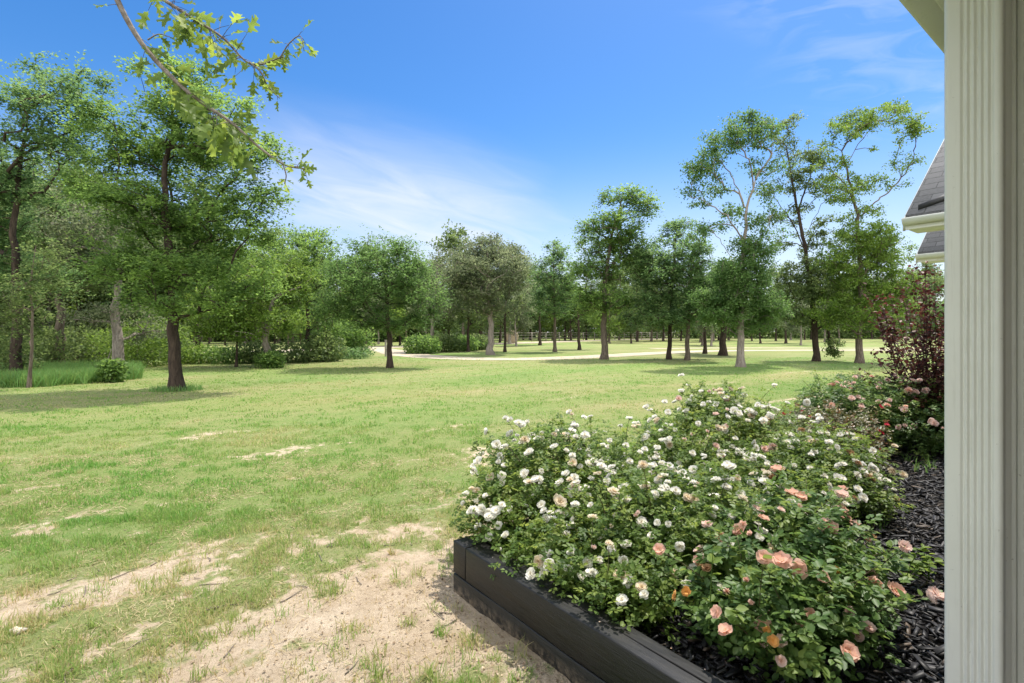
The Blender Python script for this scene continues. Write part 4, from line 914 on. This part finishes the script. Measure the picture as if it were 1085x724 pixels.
def bloom_mesh(name, kind, color, seed):
    rg = np.random.default_rng(seed); Vs = []; Fs = []; rn = []; n = 0
    if kind == 'double': rings = [(8, 1.0, .12, .10), (7, .84, .30, .30), (6, .62, .44, .60), (5, .40, .50, .95), (3, .2, .5, 1.3)]
    elif kind == 'bud': rings = [(4, .62, .5, 1.25), (3, .4, .65, 1.4)]
    else: rings = [(6, 1.0, .10, .12), (5, .80, .20, .35), (9, .22, .16, .6)]
    for ri, (k, L, z0, up) in enumerate(rings):
        for q in range(k):
            a = 2*math.pi*(q + .5*(ri % 2) + rg.normal()*.10)/k; u_ = up + rg.normal()*.10; wd = min(.85, 3.7/k)*L*(.9 + .25*rg.random()) + .04
            d = np.array([math.cos(a)*math.cos(u_), math.sin(a)*math.cos(u_), math.sin(u_)]); sd = np.array([-math.sin(a), math.cos(a), 0]); nrm = np.cross(sd, d)*-1
            b0_ = np.array([0, 0, z0*.4 - .12*(ri == 0)])
            LL = L*(.85 + .25*rg.random())
            grid = []
            for (f, ww, cup) in ((0, .18, 0), (.45, .85, -.10), (.82, 1.05, -.02), (1.0, .74, .12*(1 if ri < 2 else -1))):
                for sgn in (-1, 0, 1):
                    grid.append(b0_ + d*f*LL + sd*sgn*ww*wd*.80 + np.array([0, 0, 1.0])*(cup*LL + .10*LL*abs(sgn)*f + rg.normal()*.03))
            Vs += grid
            for i in range(3):
                for j in range(2):
                    Fs.append([n+i*3+j, n+i*3+j+1, n+i*3+j+4, n+i*3+j+3]); rn.append(np.clip(.95 - .20*ri*(1 if kind == 'double' else 1.6) - .12*(2-i)/2 + rg.normal()*.05, 0, 1))
            n += 12
    o = mesh(name, np.array(Vs), np.array(Fs), PM[color], None, True, fattr={'rnd': np.array(rn)})
    me = o.data; bpy.data.objects.remove(o); return me
BM = {}
for c in PM:
    for k in ('double', 'single', 'bud'):
        BM[c, k] = [bloom_mesh('bloom', k, c, hash_) for hash_ in ((11, 12, 13) if k != 'bud' else (14,))]
def rose(label, base, lobes, n_leaf, leaf, lm, blooms, bsize, seed, n_cane=34, mix=(), shoots=0, extra=(0, ''), name='rose_bush'):
    """lobes (x,y,z,rx,ry,rz) in world; blooms: list of (count, colour, kind)"""
    rg = np.random.default_rng(seed); L = np.array(lobes, float); base = np.asarray(base, float)
    w = (L[:, 3]*L[:, 4] + L[:, 3]*L[:, 5]); w = w/w.sum()
    def pts(m, lo, hi, upper=False):
        k = rg.choice(len(L), m, p=w); u = rg.normal(size=(m, 3))
        if upper: u[:, 2] = np.abs(u[:, 2])*.9 + .1
        u = unit(u); rr = lo + (hi - lo)*rg.random(m)
        bumps = .80 + .42*fbm(u[:, 0]*3.1 + k*7, u[:, 1]*3.1 + u[:, 2]*2.3 + k*3, seed, 3)
        P = L[k, :3] + u*L[k, 3:6]*(rr*bumps)[:, None]
        P[:, 2] = np.maximum(P[:, 2], .215 + .02*rg.random(m)); return P, u, k
    def buried(P, k, lim=.72):
        q = ((P[:, None] - L[None, :, :3])/L[None, :, 3:6]); r2 = np.sqrt((q**2).sum(2)); r2[np.arange(len(P)), k] = 9; return r2.min(1) < lim
    r = empty(name, base, label, 'rose bush')
    # compound leaves in sprays
    ns = n_leaf//7; C, u, k = pts(ns, .42, 1.08); keep = ~buried(C, k, .62); C = C[keep]; u = u[keep]; ns = len(C)
    out_ = unit(u + np.array([0, 0, .45]) + rg.normal(size=(ns, 3))*.4)
    si = np.repeat(np.arange(ns), 7); m = len(si); tpos = np.tile(np.linspace(-.5, .6, 7), ns)
    P = C[si] + out_[si]*(tpos*.13)[:, None] + rg.normal(size=(m, 3))*.022
    az = rg.uniform(0, 6.283, m); F = unit(np.c_[np.cos(az), np.sin(az), rg.normal(.1, .3, m)] + u[si]*.35); Nn = unit(np.array([0, 0, 1.0]) + u[si]*.35 + rg.normal(size=(m, 3))*.35)
    S_, F, Nn = frames(F, Nn); sz = leaf*(.65 + .6*rg.random(m))
    Vs, Fs, rn = [], [], []; off = 0
    r0 = np.clip(.42 + .20*rg.normal(size=ns)[si] + .12*rg.normal(size=m) + .5*np.clip(tpos, 0, 1)*.5, 0, 1)
    for (along, side) in ((1.55, 0), (.95, .55), (.95, -.55), (.35, .50), (.35, -.50)):
        pp = P + F*(along*sz)[:, None]*.62 + S_*(np.sign(side)*.10*sz)[:, None]
        ff = F*(1 - .75*abs(side)) + S_*side*1.5 + rg.normal(size=(m, 3))*.12; nn = Nn + rg.normal(size=(m, 3))*.20
        V, Fc = scatter(pp, ff, nn, sz*.78, LEAFLET_V, LEAFLET_F); Vs.append(V); Fs.append(Fc + off); off += len(V); rn.append(np.repeat(np.clip(r0 + rg.normal(0, .06, m), 0, 1), 2))
    mesh('foliage', np.concatenate(Vs) - base, np.concatenate(Fs), M[lm], r, fattr={'rnd': np.concatenate(rn)})
    # canes
    s = MB()
    for q in range(n_cane):
        e = C[rg.integers(ns)]; b_ = base + np.array([rg.normal()*.07, rg.normal()*.07, 0]); mid = b_*.45 + e*.55 + np.array([0, 0, .10 + .05*rg.random()])
        u3 = np.linspace(0, 1, 6)[:, None]; s.tube((1-u3)**2*b_ + 2*u3*(1-u3)*mid + u3**2*e, np.linspace(.0055, .002, 6), 4)
    s.build('canes', M['cane'], r, True)
    # arching sprays that stand out of the outline
    s = MB(); sv, sf, sr, so_ = [], [], [], 0; tips = []
    e, u_, k_ = pts(60, .85, .95, True); ok_ = ~buried(e, k_, .95); e, u_ = e[ok_][:26], u_[ok_][:26]
    for q in range(len(e)):
        d = unit(u_[q]*.7 + np.array([0, 0, .75]) + rg.normal(size=3)*.3); ln_ = rg.uniform(.07, .19); u3 = np.linspace(0, 1, 6)[:, None]
        line = e[q] + d*ln_*u3 + u_[q]*[1, 1, 0]*.05*u3**2; s.tube(np.vstack([e[q] - d*.12, line]), np.linspace(.003, .0013, 7), 4); tips.append((line[-1], d))
        mm_ = 15; pp = line[rg.integers(0, 6, mm_)] + rg.normal(size=(mm_, 3))*.008; a2 = rg.uniform(0, 6.283, mm_)
        V, Fc = scatter(pp - base, np.c_[np.cos(a2), np.sin(a2), rg.normal(.25, .3, mm_)], np.array([0, 0, 1.0]) + rg.normal(size=(mm_, 3))*.35, leaf*(.6 + .6*rg.random(mm_)), LEAFLET_V, LEAFLET_F)
        sv.append(V); sf.append(Fc + so_); so_ += len(V); sr.append(np.repeat(np.clip(rg.normal(.75, .15, mm_), 0, 1), 2))
    sp_ = s.build('sprays', M['cane'], r); mesh('spray_leaves', np.concatenate(sv), np.concatenate(sf), M[lm], sp_, fattr={'rnd': np.concatenate(sr)})
    # shoots: bright upright stems with paired leaves
    for q in range(shoots):
        e, u_, _ = pts(1, .9, 1.0, True); e = e[0]; hgt = .12 + .16*rg.random(); d = unit(np.array([rg.normal()*.3, rg.normal()*.3, 1])); 
        line = e + np.linspace(-.3, 1, 7)[:, None]*d*hgt; sh = MB(); sh.tube(line, np.linspace(.0035, .0015, 7), 4); so2 = sh.build('shoot', M['shoot'], r); 
        m2 = 14; pp = line[rg.integers(2, 7, m2)]; a2 = rg.uniform(0, 6.28, m2); V, Fc = scatter(pp - base, np.c_[np.cos(a2), np.sin(a2), np.full(m2, .5)], np.array([0, 0, 1.0]) + rg.normal(size=(m2, 3))*.3, .05*(.5 + .6*rg.random(m2)), LEAFLET_V, LEAFLET_F)
        mesh('shoot_leaves', V, Fc, M['shoot'], so2, fattr={'rnd': rg.random(len(Fc))})
    # blooms
    for (cnt, color, kind, size) in blooms:
        made = 0; tries = 0
        while made < cnt and tries < 4000:
            tries += 1
            P_, u_, k_ = pts(1, 1.0, 1.12, True)
            if buried(P_, k_, .95)[0] or (u_[0][1] > .10 and u_[0][2] < .85): continue
            if tips and kind != 'bud' and rg.random() < .30: tp_ = tips.pop(); P_ = tp_[0][None] + tp_[1]*.01; u_ = tp_[1][None]
            for j in range(int(rg.choice((1, 1, 1, 2, 2, 3))) if kind == 'double' else int(rg.choice((1, 1, 2)))):
                if made >= cnt: break
                pos = P_[0] + rg.normal(size=3)*[.045, .045, .022]*(j > 0); dr = unit(u_[0]*.8 + np.array([-.05, -.25, .6]) + rg.normal(size=3)*.4)
                b = bpy.data.objects.new('flower', BM[color, kind][rg.integers(len(BM[color, kind]))]); COL.objects.link(b); b.parent = r
                b.location = tuple(pos - base); b.rotation_euler = Vector(dr).to_track_quat('Z', 'Y').to_euler(); b.rotation_euler.rotate_axis('Z', rg.uniform(0, 6.28))
                sc_ = size*bsize*(.75 + .5*rg.random()); b.scale = (sc_, sc_, sc_*rg.uniform(.8, 1.15)); made += 1
    if extra[0]:
        bv, bf, br, bo = [], [], [], 0
        for q in range(extra[0]*6):
            if len(bv) >= extra[0]: break
            P_, u_, k_ = pts(1, .98, 1.10, True)
            if buried(P_, k_, .95)[0] or (u_[0][1] > .10 and u_[0][2] < .85): continue
            me = BM[extra[1], 'double'][rg.integers(3)]; v = np.empty(len(me.vertices)*3, np.float32); me.vertices.foreach_get('co', v); v = v.reshape(-1, 3)
            f = np.empty(len(me.loops), np.int32); me.loops.foreach_get('vertex_index', f); f = f.reshape(-1, 4); a_ = np.empty(len(f), np.float32); me.attributes['rnd'].data.foreach_get('value', a_)
            dr = unit(u_[0]*.8 + np.array([-.05, -.25, .6]) + rg.normal(size=3)*.4); Rm = np.array(Vector(dr).to_track_quat('Z', 'Y').to_matrix())
            bv.append(v@Rm.T*(bsize*.82*(.75 + .45*rg.random())) + (P_[0] - base)); bf.append(f + bo); bo += len(v); br.append(a_)
        o_ = mesh('small_flowers', np.concatenate(bv), np.concatenate(bf), PM[extra[1]], r, True, fattr={'rnd': np.concatenate(br)}); o_['kind'] = 'stuff'
    return r
ZB = .20
rose('white rose bush spilling over the near left corner of the black bed', (.28, 3.32, ZB),
     [(.22, 3.48, .50, .46, .40, .27), (-.05, 3.17, .40, .26, .24, .14), (.62, 3.62, .50, .44, .40, .25), (.45, 3.20, .44, .40, .36, .20), (.28, 3.62, .62, .22, .24, .19), (-.20, 3.02, .36, .11, .11, .08), (.10, 2.95, .36, .30, .20, .12), (-.08, 2.90, .345, .13, .11, .07), (.08, 2.66, .335, .14, .12, .08)],
     8400, .030, 'rose', [(82, 'white', 'double', 1.0), (12, 'cream', 'double', .95), (6, 'white', 'bud', .7)], .0265, 41, extra=(75, 'white'))
rose('cream-white rose bush trailing over the middle of the near timber', (.85, 2.72, ZB),
     [(.72, 2.78, .43, .42, .36, .20), (.40, 2.52, .36, .26, .22, .11), (.58, 2.28, .34, .22, .18, .10), (.98, 2.62, .42, .36, .34, .18), (1.12, 3.00, .46, .36, .34, .22), (.32, 2.72, .36, .18, .18, .10), (.43, 2.16, .33, .11, .10, .07), (.30, 2.40, .335, .14, .12, .08)],
     7600, .030, 'rose', [(56, 'white', 'double', .95), (30, 'cream', 'double', 1.0), (4, 'blush', 'bud', 1.0), (6, 'cream', 'bud', .7)], .0265, 42, extra=(50, 'white'))
rose('tall white rose bush at the back of the bed with a few pink blooms', (1.65, 4.25, ZB),
     [(1.62, 4.25, .56, .52, .46, .33), (1.30, 3.95, .48, .40, .40, .26), (1.85, 4.45, .68, .36, .34, .27), (1.72, 4.40, .84, .20, .20, .14), (2.10, 4.25, .54, .40, .40, .28), (1.55, 3.60, .42, .36, .36, .20)],
     9800, .031, 'rose', [(64, 'white', 'double', .95), (16, 'cream', 'double', 1.0), (12, 'blush', 'bud', 1.1), (6, 'blush', 'double', 1.0)], .029, 43, extra=(55, 'white'))
rose('low white rose bush between the tall white one and the mulch', (2.05, 3.55, ZB),
     [(2.02, 3.62, .46, .42, .36, .24), (2.42, 3.90, .46, .36, .34, .25), (1.72, 3.22, .40, .36, .32, .18), (2.35, 3.55, .36, .28, .26, .15), (2.62, 4.15, .44, .26, .26, .22)],
     7400, .029, 'rose', [(66, 'white', 'double', .9), (12, 'cream', 'double', .95), (14, 'dry', 'double', .85), (8, 'white', 'bud', .7)], .028, 44, extra=(35, 'white'))
rose('peach rose bush with large open blooms and glossy leaves at the front of the bed', (1.28, 2.28, ZB),
     [(1.24, 2.36, .42, .34, .32, .20), (1.40, 2.52, .46, .26, .28, .20), (1.00, 2.10, .36, .26, .24, .15), (1.25, 2.14, .36, .24, .24, .15), (1.06, 1.98, .33, .24, .20, .12), (1.55, 2.42, .34, .16, .20, .13)],
     4700, .042, 'rosebig', [(30, 'peach', 'single', .95), (5, 'orange', 'single', .6), (5, 'peach', 'bud', .9), (3, 'dry', 'double', .7), (10, 'blush', 'double', .75), (8, 'blush', 'single', .85)], .031, 45, shoots=4)
rose('rose bush with reddish leaves and small red blooms near the mulch', (3.05, 4.95, ZB),
     [(2.95, 4.95, .48, .40, .34, .27), (3.25, 5.05, .46, .34, .30, .22), (2.72, 4.65, .46, .30, .30, .24), (3.15, 4.70, .36, .26, .24, .15)],
     5200, .031, 'rosered', [(13, 'red', 'single', .9), (10, 'blush', 'double', .9), (8, 'dry', 'double', .7)], .024, 46)
rose('pink rose bush at the far end of the bed under the purple shrub', (3.85, 5.65, ZB),
     [(3.75, 5.65, .58, .50, .44, .34), (4.15, 5.70, .60, .44, .40, .34), (3.45, 5.55, .66, .32, .32, .26), (4.30, 5.35, .46, .44, .40, .26), (3.95, 5.85, .76, .36, .30, .20), (4.45, 5.75, .62, .36, .36, .30)],
     8600, .036, 'rosebig', [(46, 'blush', 'double', 1.0), (16, 'peach', 'double', .95), (10, 'blush', 'bud', .9)], .031, 47)

# purple-leaved shrub by the house
rg = np.random.default_rng(55); base = np.array([4.75, 5.75, ZB]); r = empty('purple_shrub', base, 'upright purple-leaved shrub in front of the house wall', 'shrub')
s = MB(); LP = []; LD = []
for q in range(66):
    a = rg.uniform(0, 6.283); rr = abs(rg.normal(.40, .24)); hgt = rg.uniform(.7, 2.15)*(1 - .22*rr); e = base + np.array([math.cos(a)*rr*1.15, math.sin(a)*rr, hgt])
    b_ = base + np.array([rg.normal()*.12, rg.normal()*.12, 0]); mid = b_*.5 + e*.5 + np.array([rg.normal()*.05, rg.normal()*.05, .12]); u3 = np.linspace(0, 1, 9)[:, None]
    line = (1-u3)**2*b_ + 2*u3*(1-u3)*mid + u3**2*e; s.tube(line, np.linspace(.009, .002, 9), 4)
    k = rg.integers(75, 120); f = rg.random(k)**.7; LP.append(np.stack([np.interp(f, u3[:, 0], line[:, c]) for c in range(3)], 1) + rg.normal(size=(k, 3))*.028); LD.append(np.tile(unit(e - mid), (k, 1)))
s.build('stems', M['barkdark'], r, True)
P = np.concatenate(LP); n = len(P); D = np.concatenate(LD); a = rg.uniform(0, 6.283, n)
V, Fc = scatter(P - base, D*.6 + np.c_[np.cos(a), np.sin(a), rg.normal(.1, .3, n)], np.array([0, 0, 1.0]) + rg.normal(size=(n, 3))*.5, .043*(.6 + .7*rg.random(n)), LEAFLET_V*[1.15, 1, 1], LEAFLET_F)
mesh('foliage', V, Fc, M['purple'], r, fattr={'rnd': np.repeat(np.clip(rg.normal(.45, .25, n), 0, 1), 2)})

# small bright seedlings in the mulch
for q, (px, py, hgt, nn, lb) in enumerate([(958, 622, .22, 54, 'bright yellow-green seedling in the mulch beside the porch column'), (985, 615, .16, 40, 'small bright seedling tucked against the porch column'), (898, 650, .14, 30, 'low seedling under an orange bloom in the mulch')]):
    Yd = depth(py, .2); b_ = np.array([(px - CX)/FPX*Yd, Yd, .2]); r = empty('seedling', b_, lb, 'plant'); s = MB(); PP = []
    for k in range(5):
        e = b_ + np.array([rg.normal()*.09, rg.normal()*.09, hgt*rg.uniform(.6, 1.05)]); s.tube([b_, b_*.5 + e*.5 + [0, 0, .03], e], [.003, .0022, .001], 4); u3 = rg.random((nn//5, 1))**.6; PP.append(b_*(1-u3) + e*u3 + [0, 0, .012])
    s.build('stem', M['shoot'], r); P = np.concatenate(PP); n = len(P); a = rg.uniform(0, 6.28, n)
    V, Fc = scatter(P - b_, np.c_[np.cos(a), np.sin(a), rg.normal(.2, .2, n)], np.array([0, 0, 1.0]) + rg.normal(size=(n, 3))*.3, .045*(.6 + .6*rg.random(n)), LEAFLET_V, LEAFLET_F)
    mesh('leaves', V, Fc, M['shoot'], r, fattr={'rnd': np.repeat(rg.random(n), 2)})
n = 90; cs = np.array([[*gp(0, 1)]]); pxs = rg.choice((962, 975, 988, 930), n); pys = np.where(pxs == 962, 490, np.where(pxs == 975, 500, np.where(pxs == 988, 497, 560)))
Yd = depth(pys, .2); P = np.c_[(pxs - CX)/FPX*Yd + rg.normal(0, .03, n), Yd + rg.normal(0, .03, n), np.full(n, .2)]
blades('weed_grass', 'thin grass sprouting through the mulch', P, .06 + .08*rg.random(n), np.full(n, .005), np.clip(rg.normal(.6, .2, n), 0, 1), M['tall'], .5, 8)

# ------------------------------------------------------------------ overhanging oak: trunk out of frame at left, its low limb reaching in
OAK = np.array([[0,0],[.05,.10],[.16,.16],[.12,.26],[.34,.36],[.36,.44],[.16,.44],[.15,.54],[.40,.70],[.36,.78],[.15,.72],[.13,.82],[.16,.95],[.06,.93],[0,1.0]])
left = OAK[1:-1]*[-1, 1]; left = left[::-1]
ring = np.concatenate([OAK, left]); mid_ = np.array([[0, y_] for y_ in (.0, .22, .42, .62, .82, 1.0)])
def oak_leaf():
    """lobed outline triangulated as a fan of strips off the midrib, gently curled"""
    V = [np.array([0, y_, 0]) for y_ in np.linspace(0, 1, 15)]; F = []
    Rr = OAK; n0 = len(V); 
    for sgn in (1, -1):
        st = len(V)
        for (x_, y_) in Rr: V.append(np.array([sgn*x_, y_, .26*abs(x_)]))
        for k in range(14):
            f = [k, k+1, st+k+1, st+k] if sgn < 0 else [k, st+k, st+k+1, k+1]
            F.append(f)
    V = np.array(V); V[:, 2] += -.42*(V[:, 1] - .4)**2 + .05*np.sin(V[:, 1]*9 + V[:, 0]*5); return V, np.array(F)
OV, OF = oak_leaf()
base = np.array([-6.4, 3.4, 0.0]); base[2] = float(ground_z(base[0], base[1]))
oak = empty('oak_tree', base, 'near oak whose leafy limb droops across the upper left sky', 'tree')
s = MB(); s.tube([base + [0, 0, -.1], base + [0, 0, .3], base + [.05, .02, 1.6], base + [.12, 0, 3.2], base + [.25, -.1, 5.2], base + [.2, 0, 7.0]], [.36, .29, .25, .22, .16, .08], 12)
s.tube([base + [.13, 0, 3.5], base + [1.1, -.2, 4.7], base + [2.6, -.4, 5.0], base + [3.6, -.6, 4.55], at(110, -45, 2.75)], [.11, .085, .055, .030, .017], 8)
def pix(pts, Y0, Y1): 
    k = len(pts); return np.array([at(a, b, Y0 + (Y1 - Y0)*i/(k-1)) for i, (a, b) in enumerate(pts)])
main = catmull(pix([(110, -45), (124, 0), (150, 46), (184, 84), (213, 108), (245, 130), (272, 154), (300, 174), (323, 179)], 2.75, 2.45), 5)
s.tube(main, np.linspace(.0155, .0035, len(main)), 6)
sec = catmull(pix([(110, -45), (168, -4), (205, 20), (236, 40), (266, 68), (300, 60)], 2.75, 2.7), 5); s.tube(sec, np.linspace(.012, .003, len(sec)), 6)
s2 = catmull(pix([(264, 66), (276, 76), (284, 92), (296, 104)], 2.7, 2.68), 4); s.tube(s2, np.linspace(.006, .002, len(s2)), 5)
s3 = catmull(pix([(300, 175), (303, 186), (301, 195)], 2.46, 2.45), 4); s.tube(s3, np.linspace(.004, .002, len(s3)), 5)
s4 = catmull(pix([(296, 62), (306, 46), (318, 38), (322, 54)], 2.7, 2.7), 4); s.tube(s4, np.linspace(.004, .0018, len(s4)), 5)
s5 = catmull(pix([(156, 42), (168, 36), (182, 40)], 2.62, 2.62), 4); s.tube(s5, np.linspace(.004, .0018, len(s5)), 5)
rg = np.random.default_rng(91); PP, FF, SZ = [], [], []
def along(line, f0, f1, n, size, sag=.5, off=.06, tw=True):
    for q in range(n):
        f = rg.uniform(f0, f1)*(len(line)-1); i0 = min(int(f), len(line)-2); p_ = line[i0] + (line[i0+1] - line[i0])*(f - i0); d_ = unit(line[i0+1] - line[i0])
        dr = unit(rg.normal(size=3)*.8 + d_*.5 + np.array([0, 0, -sag])); q_ = p_ + dr*off*rg.random()
        if tw: s.tube([p_, (p_ + q_)/2 + [0, 0, .004], q_], [.002, .0016, .001], 3)
        PP.append(q_); FF.append(dr); SZ.append(size*rg.uniform(.65, 1.2))
along(main, .34, .66, 38, .125, .9, .14); along(main, .22, .45, 14, .105, .2, .14); along(main, .80, 1.0, 15, .062, .2, .07); along(main, .62, .80, 6, .075, .6, .08); along(main, .0, .14, 5, .09, .4, .1)
along(sec, .25, .60, 30, .105, .5, .16); along(sec, .55, .85, 22, .085, .5, .14); along(sec, .8, 1.0, 12, .06, .3, .06); along(s2, .1, 1, 12, .062, .5, .05); along(s4, 0, 1, 13, .062, .3, .04); along(s3, .4, 1, 3, .05, .5, .02); along(s5, .3, 1, 5, .055, .2, .03); along(sec, .1, .3, 8, .09, .5, .12)
# the parts of the tree above and beside the view
n = 1500; k = rg.integers(0, 3, n); cen = np.array([[.3, 0, 6.8], [1.4, .2, 5.6], [-.6, .4, 5.8]])[k]; Pq = base + cen + unit(rg.normal(size=(n, 3)))*np.power(rg.random(n), .4)[:, None]*np.array([1.5, 1.4, 1.0])
s.build('trunk', M['twig'], oak, True)
P = np.concatenate([np.array(PP), Pq]); F = np.concatenate([np.array(FF), rg.normal(size=(n, 3))]); sz = np.concatenate([np.array(SZ)*1.18, .12*rg.uniform(.7, 1.2, n)]); m = len(P)
V, Fc = scatter(P - base, F, np.array([.1, -.5, .75]) + rg.normal(size=(m, 3))*.5, sz, OV*[.80, 1, 1], OF)
mesh('leaves', V, Fc, M['nearoak'], oak, fattr={'rnd': np.repeat(np.clip(rg.normal(.5, .28, m), 0, 1), len(OF))})
